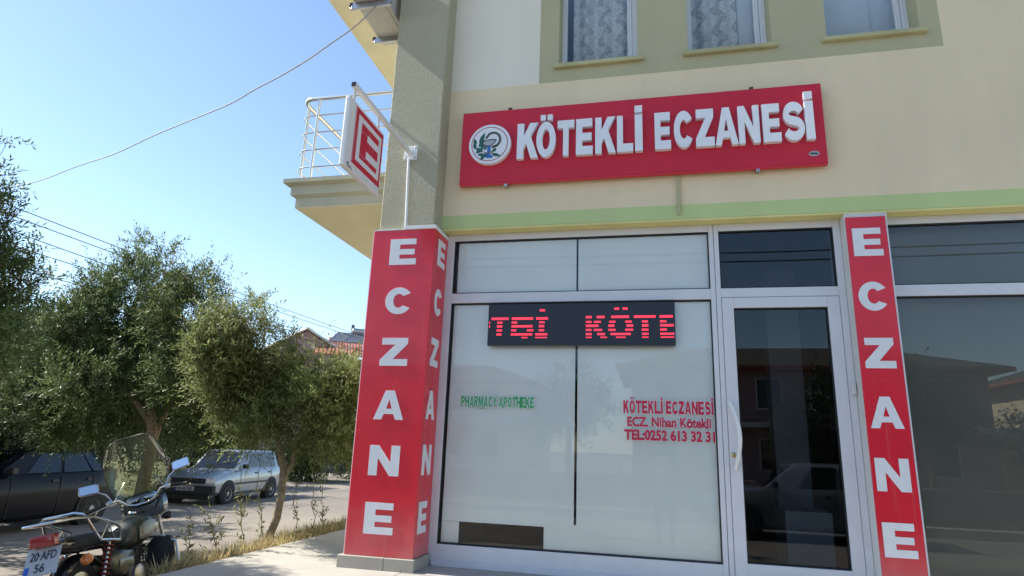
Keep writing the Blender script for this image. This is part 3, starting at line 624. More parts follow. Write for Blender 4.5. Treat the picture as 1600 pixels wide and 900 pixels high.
t_ = MB(); t_.box(cx0+0.30, cx1+0.008, PY-0.018, PY+0.02, zr1+0.001, zr1+0.036); t_.box(PX1+0.001, cx1+0.008, PY+0.021, -0.040, zr1+0.001, zr1+0.036)
sub(t_.build('top_trim', 'white_metal', bevel=0.003), cs)
sub(MB().box(cx0, cx0+0.298, PY-0.008, PY+0.018, zr1+0.001, zr1+0.012).build('top_trim', 'white_metal'), cs)
fy = PY-0.006
c0, c1 = on_y(630.2, 393.5, fy), on_y(592.0, 810.0, fy)
lw = on_y(651, 392, fy).x-on_y(609.5, 394, fy).x; lh = on_y(630, 373.5, fy).z-on_y(630, 413.5, fy).z
pillar_letters(cs, (X, Z), c0, c1, lw, lh)
s0, s1 = on_x(689.5, 398, cx1), on_x(659.5, 808, cx1)
pillar_letters(cs, (Y, Z), s0, s1, 0.20, lh*1.02)
# stone plinth round the pillar
pl = thing('pillar_plinth', 'low beige stone plinth round the foot of the corner pillar', 'plinth', (PX0+0.3, PY, 0))
for (xa, xb) in ((-2.575, -2.165), (-2.162, -1.905)): sub(MB().box(xa, xb, PY-0.04, PY+0.01, 0.0, zr0-0.002).build('stone', 'plinth', bevel=0.004), pl)
sub(MB().box(-1.953, -1.905, PY+0.012, -0.04, 0.0, zr0-0.004).build('stone', 'plinth', bevel=0.004), pl)
sub(MB().box(-2.575, -2.503, PY+0.012, 0.3, 0.0, zr0-0.004).build('stone', 'plinth', bevel=0.004), pl)
# second pillar
QY = WY-0.02
q1, q2 = on_y(1322, 340, QY).x, on_y(1383.5, 337, QY).x
q1b, q2b = on_y(1377.3, 900, QY).x, on_y(1450, 900, QY).x
qa, qb = (q1+q1b)/2, (q2+q2b)/2; qzt = on_y(1352, 338.5, QY).z
c2 = thing('pillar_sign', 'tall narrow red panel with white letters between the door and the right hand window', 'sign', ((qa+qb)/2, QY, 0))
sub(MB().box(qa, qb, QY, WY-0.002, 0.02, qzt).build('front_panel', 'red', bevel=0.003), c2)
sub(MB().box(qb+0.001, qb+0.012, QY+0.003, WY+0.02, 0.02, zg0-0.02).build('edge_trim', 'alu'), c2)
c0, c1 = on_y(1355.5, 378, QY), on_y(1406, 844.5, QY)
pillar_letters(c2, (X, Z), c0, c1, on_y(1378.5, 378, QY).x-on_y(1332.5, 378, QY).x, on_y(1355, 356.5, QY).z-on_y(1355, 400, QY).z)

# projecting illuminated E box
ar = on_y(640, 238, PY); ax, az = ar.x, ar.z
pj = thing('projecting_sign', 'white box sign with a red E face hanging from an arm on the corner pillar', 'sign', (ax, PY, az))
tipy = on_x(552, 140, ax).y
sub(MB().box(ax-0.02, ax+0.02, tipy, PY+0.012, az-0.02, az+0.02).build('arm', 'white_metal', bevel=0.004), pj)
sub(MB().box(ax-0.018, ax+0.018, tipy-0.004, tipy-0.0005, az-0.018, az+0.018).build('end_cap', 'black'), pj)
pp = sub(MB().box(ax-0.06, ax+0.075, PY+0.008, PY+0.019, az-0.075, az+0.07).build('mounting_plate', 'white_metal', bevel=0.002), pj)
for dx in (-0.04, 0.055):
    for dz in (-0.055, 0.05): sub(MB().lathe([(0.009, 0), (0.009, 0.006), (0.004, 0.009)], (ax+dx, PY+0.008, az+dz), (0,-1,0), 8).build('bolt', 'steel'), pj)
bx0, bx1 = ax-0.038, ax+0.006
cF, cB_, cf, cb_ = on_x(545, 149, bx1), on_x(598.5, 203, bx1), on_x(539, 262, bx1), on_x(595, 309, bx1)
byF, byB = (cF.y+cf.y)/2, (cB_.y+cb_.y)/2; bzT, bzB = min((cF.z+cB_.z)/2, az-0.024), (cf.z+cb_.z)/2
sub(MB().box(bx0, bx1, byF, byB, bzB, bzT).build('box', 'white_metal', bevel=0.012), pj)
for k in (0.12, 0.82):
    yk = byF+(byB-byF)*k; sub(MB().box(ax-0.012, ax-0.002, yk-0.015, yk+0.015, bzT-0.004, az-0.019).build('hanger', 'white_metal'), pj)
def eface(xs_, nrm, rightv, ya):
    """E emblem on a side of the box; u along rightv from ya"""
    def P(u, v, d):
        u = .17+(u-.035)/.93*.80 if nrm > 0 else .03+(u-.035)/.93*.80; v = .13+(v-.10)/.855*.82; return (xs_+nrm*d, ya+rightv*u*(byB-byF), bzB+v*(bzT-bzB))
    def rect(u0, u1, v0, v1, d, name, material):
        sub(MB().add([P(u0,v0,0.0), P(u1,v0,0.0), P(u1,v1,0.0), P(u0,v1,0.0), P(u0,v0,d), P(u1,v0,d), P(u1,v1,d), P(u0,v1,d)], [(0,3,2,1),(4,5,6,7),(0,1,5,4),(1,2,6,5),(2,3,7,6),(3,0,4,7)]).build(name, material), pj)
    rect(.035, .965, .10, .955, .002, 'face', 'sign_red')
    for (u0, u1, v0, v1) in ((.13,.235,.18,.875), (.235,.90,.80,.875), (.235,.90,.18,.255), (.82,.90,.255,.80), (.44,.82,.335,.445), (.44,.82,.595,.70)):
        rect(u0, u1, v0, v1, .0038, 'letter_stroke', 'vinyl_white')
    for r_ in (.30, .20):
        g = MB(); n = 28
        for k in range(n):
            a0, a1 = 2*math.pi*k/n, 2*math.pi*(k+1)/n
            g.add([P(.36+rr_*math.cos(a), .50+rr_*math.sin(a)*1.05, .0028) for a in (a0, a1) for rr_ in (r_, r_-.035)], [(0,1,3,2)])
        sub(g.build('ghost_ring', 'red_ghost'), pj)
    for s_ in (.045, .955):
        g = MB()
        for k in range(34): v0 = .13+k*.0242; g.add([P(s_-.008,v0,.003), P(s_+.008,v0,.003), P(s_+.008,v0+.012,.003), P(s_-.008,v0+.012,.003)], [(0,1,2,3)])
        sub(tag(g.build('lamp_dots', 'vinyl_white'), kind='stuff'), pj)
eface(bx1, 1, 1, byF); eface(bx0, -1, -1, byB)
lp = MB(); lp.box(bx1, bx1+0.001, byF+0.05, byF+0.12, bzB+0.03, bzB+0.036); lp.box(bx1, bx1+0.001, byF+0.05, byF+0.14, bzB+0.016, bzB+0.022); lp.box(bx1, bx1+0.001, byF+0.05, byF+0.075, bzB+0.039, bzB+0.053)
sub(lp.build('maker_print', 'ink'), pj)
cb = on_y(634.5, 352, PY); tag(MB().tube([(ax, PY-0.004, az-0.07), (ax, PY-0.004, az-0.13), (cb.x, PY-0.004, zr1+0.036)], 0.0135, 8).build('conduit', 'white_metal', smooth=True), 'white conduit running down from the sign arm to the pillar cladding', 'conduit')

# scrolling light display
LB = -0.085
a_, c_ = on_y(762.5, 506, LB), on_y(1055, 505, LB); lz0, lz1 = on_y(908, 538.0, LB).z, on_y(908, 473.5, LB).z
led = thing('led_display', 'dark scrolling display with red light letters across the display window', 'display', ((a_.x+c_.x)/2, LB, lz0))
sub(MB().box(a_.x, c_.x, LB, LB+0.045, lz0, lz1).build('case', 'led_case', bevel=0.004), led)
sub(MB().box(a_.x+0.002, c_.x-0.002, LB+0.002, LB+0.045, lz0-0.010, lz0-0.001).build('bottom_lip', 'led_edge'), led)
ROWS = [(120, 16, [(520,562)]), (115, 16, [(1088,1124), (1150,1187)]),
 (182, 18, [(140,276), (302,470), (494,586)]), (176, 18, [(876,920), (957,1016), (1066,1197), (1232,1390), (1418,1512)]),
 (212, 14, [(122,130), (187,228), (302,345), (519,560), (876,918), (936,988), (1050,1096), (1168,1216), (1290,1334), (1420,1465)]),
 (241, 17, [(122,130), (185,228), (302,466), (516,558), (876,970), (1044,1088), (1178,1226), (1290,1336), (1420,1518)]),
 (272, 14, [(184,228), (300,340), (424,474), (516,558), (876,918), (936,998), (1044,1096), (1168,1226), (1288,1336), (1420,1468)]),
 (303, 15, [(184,224), (298,466), (490,583), (876,920), (962,1018), (1060,1208), (1290,1336), (1420,1520)]),
 (327, 8, [(382,430), (490,580), (876,920), (984,1034), (1100,1170), (1290,1336), (1422,1518)])]
g = MB(); pitch = 7.2
def LX(px): return a_.x+(px-112)/(1528-112)*(c_.x-a_.x)
def LZ(py): return lz1-(py-68)/(378-68)*(lz1-lz0)
for cy0, hh, spans in ROWS:
    for xa, xb in spans:
        k = max(1, round((xb-xa)/pitch))
        for i in range(k):
            u0 = LX(xa+(xb-xa)*(i+0.12)/k); u1 = LX(xa+(xb-xa)*(i+0.88)/k)
            for s_ in (0, 1):
                if hh < 10 and s_: continue
                v0 = cy0-hh/2+s_*hh/2; g.add([(u0, LB-0.0015, LZ(v0+hh*(0.47 if hh >= 10 else 1))), (u1, LB-0.0015, LZ(v0+hh*(0.47 if hh >= 10 else 1))), (u1, LB-0.0015, LZ(v0)), (u0, LB-0.0015, LZ(v0))], [(0,1,2,3)])
sub(tag(g.build('lit_dots', 'led'), kind='stuff'), led)
# unlit dot grid
g = MB()
for i in range(120):
    for j in range(26):
        u = a_.x+0.01+(c_.x-a_.x-0.02)*(i+0.5)/120; w_ = lz0+0.01+(lz1-lz0-0.02)*(j+0.5)/26; g.add([(u-0.0022, LB-0.0006, w_-0.0022), (u+0.0022, LB-0.0006, w_-0.0022), (u+0.0022, LB-0.0006, w_+0.0022), (u-0.0022, LB-0.0006, w_+0.0022)], [(0,1,2,3)])
sub(tag(g.build('unlit_dots', 'led_edge'), kind='stuff'), led)

# lettering stuck on the display glass
def win_text(body, box, material, label, bold, outline=True, spacing=1.0):
    u0, v0, u1, v1 = box; yq = -0.005; p0 = on_y(u0, v1, yq); p1 = on_y(u1, v0, yq); vm = (v0+v1)/2; pm0, pm1 = on_y(u0, vm, yq), on_y(u1, vm, yq); um = (u0+u1)/2; h_ = on_y(um, v0, yq).z-on_y(um, v1, yq).z; zc = on_y(um, vm, yq).z
    o = thing('window_lettering', label, 'lettering', (pm0.x, yq, zc-h_/2))
    if outline: sub(text(body, (pm0.x-0.004, yq, zc-h_/2-0.004), X, Z, pm1.x-pm0.x+0.008, h_+0.008, 0.0004, 'vinyl_white', None, 'letter_outline', bold+0.028, spacing), o)
    sub(text(body, (pm0.x, yq-0.001, zc-h_/2), X, Z, pm1.x-pm0.x, h_, 0.0004, material, None, 'letters', bold, spacing), o)
def win_line(body, box, material, label):
    u0, v0, u1, v1 = box; yq = -0.005; vm = (v0+v1)/2; um = (u0+u1)/2; a0, a1 = on_y(u0, vm, yq), on_y(u1, vm, yq); h_ = on_y(um, v0, yq).z-on_y(um, v1, yq).z; z0 = on_y(um, v1, yq).z
    o = thing('window_lettering', label, 'lettering', (a0.x, yq, z0))
    sub(glyph_line(body, (a0.x, yq, z0), a1.x-a0.x, h_, 'vinyl_white', 'letter_outline', 0.0045), o)
    sub(glyph_line(body, (a0.x, yq-0.0015, z0), a1.x-a0.x, h_, material, 'letters', 0.0), o)
win_line('PHARMACY APOTHEKE', (720.5, 619.5, 834.5, 636.5), 'vinyl_green', 'green words PHARMACY APOTHEKE on the left of the display glass')
win_line('KÖTEKLİ ECZANESİ', (974, 626.5, 1114.5, 647), 'vinyl_red', 'largest red line KÖTEKLİ ECZANESİ on the display glass by the door')
win_text('ECZ. Nihan Kötekli', (980, 652, 1111, 668), 'vinyl_red', 'middle red line ECZ. Nihan Kötekli on the display glass', 0.035, True)
win_text('TEL:0252 613 32 31', (975.5, 672, 1117.5, 689.5), 'vinyl_red', 'lowest red line TEL:0252 613 32 31 on the display glass', 0.045, True)

# ================================================================== AIR CONDITIONER
ac = thing('air_conditioner', 'air conditioner outdoor unit on two brackets high on the corner pillar', 'air conditioner', (PX0, -0.3, 5.3))
sub(MB().box(-2.90, -2.56, -0.70, 0.12, 5.335, 5.90).build('casing', 'ac_white', bevel=0.015), ac)
sub(MB().box(-2.86, -2.60, -0.60, 0.02, 5.326, 5.334).build('bottom_plate', 'ac_white'), ac)
for ya in (-0.57, -0.02):
    b_ = MB(); b_.box(-2.95, PX0-0.002, ya-0.022, ya+0.022, 5.285, 5.325); b_.box(-2.93, PX0-0.002, ya-0.030, ya-0.023, 5.265, 5.335)
    br2 = sub(b_.build('bracket', 'steel', bevel=0.003), ac)
    sub(MB().box(-2.955, -2.91, ya-0.03, ya+0.03, 5.300, 5.345).build('bracket_foot', 'rubber', bevel=0.006), ac)
fan = MB(); fan.lathe([(0.22, 0), (0.22, 0.012), (0.20, 0.014)], (-2.901, -0.35, 5.62), (-1,0,0), 32)
sub(fan.build('fan_grille', 'steel', smooth=True), ac)

# ================================================================== CABLES
ce0 = at(0, 296, 11.5); ce1 = Vector((-2.62, -0.52, 5.42))
ext = ce0+(ce0-at(120, 242, 10.0))*1.2
pts = [ext]
knots = [(0,296,11.5),(60,283,10.6),(120,260,9.8),(180,240,9.1),(240,212,8.4),(300,187,7.9),(360,162,7.4),(400,139,7.1),(440,118,6.8),(480,94,6.6),(520,66,6.4),(560,37,6.2)]
kp = [at(*k) for k in knots]+[ce1]
for i in range(len(kp)-1):
    for t in (0, .25, .5, .75):
        p0, p1_, p2, p3 = kp[max(i-1, 0)], kp[i], kp[i+1], kp[min(i+2, len(kp)-1)]
        pts.append(0.5*((2*p1_)+(p2-p0)*t+(2*p0-5*p1_+4*p2-p3)*t*t+(3*p1_-p0-3*p2+p3)*t**3))
pts.append(ce1)
tag(MB().tube(pts, 0.0075, 6).build('overhead_cable', 'cable_grey', smooth=True), 'single pale cable sagging from the corner pillar across the sky', 'cable')
for k, (va, vb) in enumerate(((332, 481), (346, 488), (370, 507), (391, 512), (424, 520))):
    A = at(-60, va-(455-50+110)*0 - 110*0.368, 16+k*0.3); sl = (vb-va)/(455-50); B = at(640, va+(640-50)*sl, 42)
    A = at(-60, va-110*sl, 16+k*0.3); m_ = MB(); pp_ = []
    for i in range(21):
        t = i/20; p = A.lerp(B, t); p.z -= 0.35*4*t*(1-t)*0.5; pp_.append(p)
    tag(m_.tube(pp_, 0.014, 5).build('power_line', 'wire'), ['topmost thin power line behind the olive trees', 'second thin power line from the top behind the olive trees', 'middle of the five thin power lines behind the olive trees', 'fourth thin power line from the top behind the olive trees', 'lowest thin power line behind the olive trees'][k], 'wire', 'power lines')
for k, zz in enumerate((5.15, 5.45)):
    tag(MB().tube([(-30, -8.4-k*0.3, zz+0.5), (-10, -8.4-k*0.3, zz+0.1), (3, -8.4-k*0.3, zz), (16, -8.4-k*0.3, zz+0.1), (36, -8.4-k*0.3, zz+0.5)], 0.016, 5).build('street_wire', 'wire'), ['lower of two street wires mirrored in the glass above the door', 'upper of two street wires mirrored in the glass above the door'][k], 'wire', 'street wires mirrored in the glass')

# ================================================================== FOLIAGE
def leaf_object(name, P, D, S, L, W, material, parent=None, fold=0.25, tint=None):
    """one quad per leaf: base, side, tip, side; bent a little along the midrib"""
    n = len(P); N = np.cross(D, S); L = L[:, None]; W = W[:, None]
    v = np.empty((n, 4, 3)); v[:, 0] = P; v[:, 1] = P+D*L*0.5+S*W*0.5+N*W*fold; v[:, 2] = P+D*L; v[:, 3] = P+D*L*0.5-S*W*0.5+N*W*fold
    me = bpy.data.meshes.new(name); me.vertices.add(n*4); me.vertices.foreach_set('co', v.ravel())
    me.loops.add(n*4); me.loops.foreach_set('vertex_index', np.arange(n*4, dtype=np.int32))
    me.polygons.add(n); me.polygons.foreach_set('loop_start', np.arange(0, n*4, 4, dtype=np.int32)); me.polygons.foreach_set('loop_total', np.full(n, 4, dtype=np.int32))
    me.update(); a = me.attributes.new('tint', 'FLOAT', 'FACE'); a.data.foreach_set('value', (rng.random(n) if tint is None else np.clip(tint, 0, 1)).astype(np.float32))
    return link(name, me, material, parent)
def unit(a): return a/np.maximum(np.linalg.norm(a, axis=1, keepdims=True), 1e-9)
def clump(p, s): return np.sin(p[:, 0]*s+1.3)*np.sin(p[:, 1]*s*1.1+0.4)*np.sin(p[:, 2]*s*0.9+2.1)+0.5*np.sin(p[:, 0]*s*2.3+p[:, 2]*s*1.9)*np.sin(p[:, 1]*s*2.1)
def twigs_in_blobs(blobs, count, inner=0.35, flat=0.9):
    """blobs: (centre, radius); returns twig start points and outward directions"""
    w = np.array([r**2.2 for c, r in blobs]); w /= w.sum(); k = rng.choice(len(blobs), count, p=w)
    C = np.array([list(c) for c, r in blobs])[k]; Rd = np.array([r for c, r in blobs])[k]
    d = unit(rng.normal(size=(count, 3))); rad = (inner+(1-inner)*rng.random(count)**0.6)
    p = C+d*(Rd*rad)[:, None]*np.array([1, 1, flat]); return p, d
def foliage(name, blobs, count, per, leaf_len, leaf_w, twig_len, material, parent, up=0.5, gap=-0.25, gs=5.0, spread=0.8, inner=0.35):
    p, d = twigs_in_blobs(blobs, count, inner); keep = clump(p, gs) > gap; p, d = p[keep], d[keep]; n = len(p)
    dirs = unit(d*0.7+np.array([0, 0, up])+rng.normal(size=(n, 3))*0.45)
    spr = rng.random(n) < 0.06; dirs[spr] = unit(dirs[spr]*0.5+np.array([0, 0, 1.0])); t = (np.arange(per)+0.5)/per; ln = twig_len*(0.6+0.8*rng.random(n))*np.where(spr, 1.9, 1.0)
    P = p[:, None, :]+dirs[:, None, :]*(t[None, :, None]*ln[:, None, None])
    P[:, :, 2] -= (t**2)[None, :]*ln[:, None]*0.18
    side = unit(np.cross(dirs, rng.normal(size=(n, 3)))); side2 = np.cross(dirs, side)
    ang = (np.arange(per)*2.4)[None, :]+rng.random((n, 1))*6.28
    sd = side[:, None, :]*np.cos(ang)[:, :, None]+side2[:, None, :]*np.sin(ang)[:, :, None]
    D = dirs[:, None, :]*0.75+sd*spread+rng.normal(size=(n, per, 3))*0.18
    P = P.reshape(-1, 3); D = unit(D.reshape(-1, 3)); m = len(P)
    S = unit(np.cross(D, rng.normal(size=(m, 3))*0.6+np.array([0, 0, 1.0])))
    return leaf_object(name, P, D, S, leaf_len*(0.65+0.6*rng.random(m)), leaf_w*(0.75+0.5*rng.random(m)), material, parent, tint=0.5+0.28*clump(P, gs*0.7)+0.32*(np.repeat(rng.random(n), per)-0.5)+0.45*(rng.random(m)-0.5))
def limb_pts(a, b_, wob, n=7, sag=0.0):
    a, b_ = Vector(a), Vector(b_); o = []
    for i in range(n+1):
        t = i/n; p = a.lerp(b_, t); k = math.sin(t*math.pi)
        o.append(p+Vector((random.uniform(-1, 1), random.uniform(-1, 1), random.uniform(-.5, .5)))*wob*k+Vector((0, 0, sag*k)))
    return o
def olive_tree(label, trunk, r0, blobs, count, per, leaf_len, material, bark='bark', gap=-0.25, group='olive trees beside the terrace', twig=0.24, up=0.5, forks=()):
    base = Vector(trunk[0]); t = thing('olive_tree', label, 'tree', base, group)
    m_ = MB(); k = len(trunk); m_.tube(trunk, [r0*(1.25 if i == 0 else 1-0.45*i/(k-1)) for i in range(k)], 10)
    top = Vector(trunk[-1])
    for f_ in forks: m_.tube(f_, [r0*0.55*(1-0.5*i/(len(f_)-1)) for i in range(len(f_))], 8)
    sub(m_.build('trunk', bark, smooth=True), t)
    m_ = MB()
    starts = [top]+[Vector(f_[-1]) for f_ in forks]
    for c, r_ in blobs:
        c = Vector(c); s_ = min(starts, key=lambda q: (q-c).length); pts_ = limb_pts(s_, c, 0.10); rr = min(r0*0.5, 0.012+0.03*r_)
        m_.tube(pts_, [rr*(1-0.75*i/7) for i in range(8)], 6)
        for _ in range(5):
            d_ = Vector(rng.normal(size=3)).normalized(); e_ = c+d_*r_*0.85; e_.z += 0.05; st = pts_[random.choice((4, 5, 6, 7))]
            m_.tube(limb_pts(st, e_, 0.05, 5), [rr*0.4*(1-0.7*i/5) for i in range(6)], 4)
    sub(m_.build('branches', bark, smooth=True), t)
    sub(foliage('crown', blobs, count, per, leaf_len, leaf_len*0.25, twig, material, None, gap=gap, up=up), t)
    return t
def pxblobs(lst, depth, jit=0.35, trim=0):
    o = []
    for q_ in lst:
        u, v, r_ = q_[:3]; r_ = max(10, r_-trim); dd = depth+(q_[3] if len(q_) > 3 else random.uniform(-jit, jit)); o.append((at(u, v, dd), r_/FPX*dd))
    return o
def ground_at(u, v, depth, dz=0):
    p = at(u, v, depth); return Vector((p.x, p.y, gz(p.x, p.y)+dz))

# olive with the pale trunk behind the motorcycle
D2 = 8.6
b2 = pxblobs([(225,455,70),(165,520,85),(290,505,75),(115,570,75),(320,560,75),(230,575,100),(120,640,80),(55,610,60),(330,640,65,-.2),(190,640,60,.7),(218,385,20),(262,402,24),(305,445,36),(150,450,34),(305,695,36,-.3),(335,715,26,-.3),(95,500,36),(90,650,44),(30,635,46),(280,640,66,.8),(150,600,70,-.7),(300,590,70,-.7),(70,560,50),(340,600,50,-.5),(120,655,36,-.2)], D2, 0.6, 12)
trunk2 = [ground_at(222, 775, D2, -0.05), at(221, 770, D2), at(228, 735, D2), at(236, 705, D2), at(238, 670, D2), at(236, 640, D2), at(225, 600, D2)]
olive_tree('largest olive tree, its bent trunk rising behind the motorcycle windscreen', trunk2, 0.10, b2, 12500, 18, 0.068, 'olive_leaf_dark', gap=-0.22, twig=0.29, forks=[[at(238, 690, D2), at(252, 655, D2+.1), at(275, 620, D2+.2)], [at(236, 660, D2), at(215, 630, D2-.1), at(180, 590, D2-.1)]])
# slim olive at the terrace edge
D3 = 6.75
b3 = pxblobs([(378,498,24),(372,550,52),(430,582,44),(498,625,46),(342,492,24),(326,525,32),(402,484,18),(556,602,22),(400,615,66),(462,640,58),(532,615,42),(548,585,18),(520,665,50),(545,695,44),(485,690,40),(455,530,16),(500,575,22),(535,575,20),(400,665,44),(340,560,50),(560,640,36),(412,520,20),(352,600,46),(549,680,22),(466,606,32),(440,650,36,.5),(355,650,36)], D3, 0.45, 13)
trunk3 = [on_x(411, 864, -3.85)+Vector((0, 0, -0.08)), at(415, 850, 6.55), at(432, 810, 6.6), at(440, 770, 6.65), at(443, 735, 6.7), at(437, 700, 6.75), at(428, 660, 6.75), at(420, 620, 6.8)]
olive_tree('slender olive tree with a curved pale trunk rooted at the terrace edge', trunk3, 0.050, b3, 7600, 16, 0.056, 'olive_leaf_sunlit', gap=-0.14, forks=[[at(442, 750, 6.7), at(457, 725, 6.7), at(462, 690, 6.75), at(480, 650, 6.8)]])
# near olive whose boughs enter at the left edge
D1 = 5.6
b1 = pxblobs([(2,215,26),(-5,262,40),(25,335,34),(-15,345,50),(-5,420,50),(18,460,40),(-30,500,70),(10,540,50),(-75,300,90),(-90,430,110),(-70,560,90),(-120,200,80),(-60,640,60),(-160,330,110),(-190,470,110),(-130,130,60)], D1, 0.4, 22)
b1 += [(Vector(c_), r_) for c_, r_ in (((-5.7,-1.55,1.75), .5), ((-6.2,-1.2,2.3), .55), ((-5.9,-2.0,2.05), .55), ((-6.4,-1.7,2.7), .6), ((-5.6,-2.2,1.6), .45))]  # extra boughs beyond the left frame edge, added to shade the motorcycle
trunk1 = [ground_at(-260, 800, 5.8, -0.05), at(-255, 780, 5.8), at(-235, 700, 5.8), at(-205, 620, 5.7), at(-170, 540, 5.7)]
olive_tree('near olive tree at the left edge with boughs reaching over the dark car', trunk1, 0.09, b1, 5600, 15, 0.062, 'olive_leaf_dark', gap=-0.3, twig=0.24)

# dense trees behind the cars
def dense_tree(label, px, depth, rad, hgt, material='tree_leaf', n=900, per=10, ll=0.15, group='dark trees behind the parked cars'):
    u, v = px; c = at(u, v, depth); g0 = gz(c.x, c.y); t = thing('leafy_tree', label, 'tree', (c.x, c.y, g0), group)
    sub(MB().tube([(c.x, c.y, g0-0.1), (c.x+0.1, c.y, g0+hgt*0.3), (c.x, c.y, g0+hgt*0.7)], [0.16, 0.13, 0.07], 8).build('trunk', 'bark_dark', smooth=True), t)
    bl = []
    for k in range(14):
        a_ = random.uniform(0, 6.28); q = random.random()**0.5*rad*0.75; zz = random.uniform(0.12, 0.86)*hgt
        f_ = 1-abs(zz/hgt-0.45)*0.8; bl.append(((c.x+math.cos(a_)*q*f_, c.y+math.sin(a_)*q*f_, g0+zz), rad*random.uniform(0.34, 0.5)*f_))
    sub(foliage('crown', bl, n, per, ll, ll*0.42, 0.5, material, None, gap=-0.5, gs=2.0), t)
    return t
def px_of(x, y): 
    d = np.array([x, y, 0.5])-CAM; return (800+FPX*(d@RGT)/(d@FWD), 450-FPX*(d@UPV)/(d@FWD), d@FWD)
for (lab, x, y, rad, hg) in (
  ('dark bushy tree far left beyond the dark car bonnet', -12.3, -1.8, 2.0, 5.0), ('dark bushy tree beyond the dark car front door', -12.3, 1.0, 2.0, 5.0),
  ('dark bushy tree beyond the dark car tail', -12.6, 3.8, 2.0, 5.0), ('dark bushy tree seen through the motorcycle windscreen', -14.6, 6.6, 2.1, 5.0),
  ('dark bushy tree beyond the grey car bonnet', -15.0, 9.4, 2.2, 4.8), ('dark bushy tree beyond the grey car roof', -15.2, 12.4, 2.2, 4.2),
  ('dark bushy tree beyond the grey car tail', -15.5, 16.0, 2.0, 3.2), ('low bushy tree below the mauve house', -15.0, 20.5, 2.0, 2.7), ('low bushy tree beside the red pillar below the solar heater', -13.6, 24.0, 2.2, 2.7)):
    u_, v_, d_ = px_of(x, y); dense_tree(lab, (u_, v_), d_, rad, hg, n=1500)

# weeds along the terrace edge
def weed(u0, v0, u1, v1, label, nleaf, x=-3.78, ll=0.05):
    p0 = on_x(u0, v0, x); p0.z = gz(p0.x, p0.y)-0.02; dd = (p0-Vector(CAM)).dot(Vector(FWD)); p1 = at(u1, v1, dd); t = thing('tall_weed', label, 'weed', p0, 'tall weeds along the terrace edge')
    pts_ = limb_pts(p0, p1, 0.025, 8); sub(MB().tube(pts_, [0.006*(1-0.7*i/8) for i in range(9)], 5).build('stem', 'weed_stem', smooth=True), t)
    br = MB()
    for _ in range(7):
        s_ = pts_[random.randint(2, 7)]; e_ = s_+Vector((random.uniform(-1, 1), random.uniform(-1, 1), random.uniform(.5, 1.2))).normalized()*random.uniform(.06, .16); br.tube([s_, s_.lerp(e_, .5)+Vector((0, 0, -.01)), e_], [.003, .002, .001], 4); pts_.append(e_); pts_.append(s_.lerp(e_, .6))
    sub(tag(br.build('side_shoots', 'weed_stem', smooth=True), kind='stuff'), t)
    P = np.array([list(pts_[random.randint(1, len(pts_)-1)].lerp(pts_[random.randint(1, 8)], random.random()*0.15)) for _ in range(nleaf)]); D = unit(rng.normal(size=(nleaf, 3))+np.array([0, 0, .5])); S = unit(np.cross(D, rng.normal(size=(nleaf, 3))))
    sub(leaf_object('leaves', P, D, S, ll*(.5+.8*rng.random(nleaf)), ll*0.3*(.6+.8*rng.random(nleaf)), 'weed_leaf'), t)
mat('weed_stem', (0.22, 0.20, 0.09), 0.8)
for a in ((352,866,326,779,'tall weed leaning left in front of the grey car front wheel',110), (389,860,373,760,'tallest weed with side shoots in front of the grey car sill',130), (416,852,404,752,'tall thin weed just left of the slender olive trunk',90), (299,884,299,812,'lone sparse weed near the motorcycle crash bar',80), (464,842,461,750,'thin dry weed just right of the slender olive trunk',45), (491,836,489,748,'thin dry weed midway between the olive trunk and red pillar',45), (506,832,503,744,'thin dry weed nearest the red pillar',50)): weed(*a)
n = 11000
gy = -1.25+rng.random(n)**0.9*5.6; gx = -3.63-np.abs(rng.normal(size=n))*np.where(gy < 0.3, 0.13, 0.34)
keep = clump(np.stack([gx*2, gy, gy*0], 1), 2.2) > -0.75; gx, gy = gx[keep], gy[keep]; n = len(gx)
P = np.stack([gx, gy, np.array([gz(a, c)-0.01 for a, c in zip(gx, gy)])], 1); D = unit(rng.normal(size=(n, 3))*0.38+np.array([0, 0, 1])); S = unit(np.cross(D, rng.normal(size=(n, 3))))
tag(leaf_object('dry_grass', P, D, S, 0.07+0.17*rng.random(n)**1.5, 0.004+0.005*rng.random(n), 'dry_grass'), 'straw coloured dry grass along the terrace edge', 'grass', kind='stuff')
n = 2600
gy = -1.2+rng.random(n)*5.0; gx = -3.66-np.abs(rng.normal(size=n))*np.where(gy < 0.3, 0.12, 0.3); P = np.stack([gx, gy, np.array([gz(a, c) for a, c in zip(gx, gy)])+rng.random(n)*0.10], 1); D = unit(rng.normal(size=(n, 3))+np.array([0, 0, .9])); S = unit(np.cross(D, rng.normal(size=(n, 3))))
tag(leaf_object('low_weeds', P, D, S, 0.03+0.05*rng.random(n), 0.012+0.01*rng.random(n), 'weed_leaf'), 'low olive green weeds among the dry grass', 'weeds', kind='stuff')

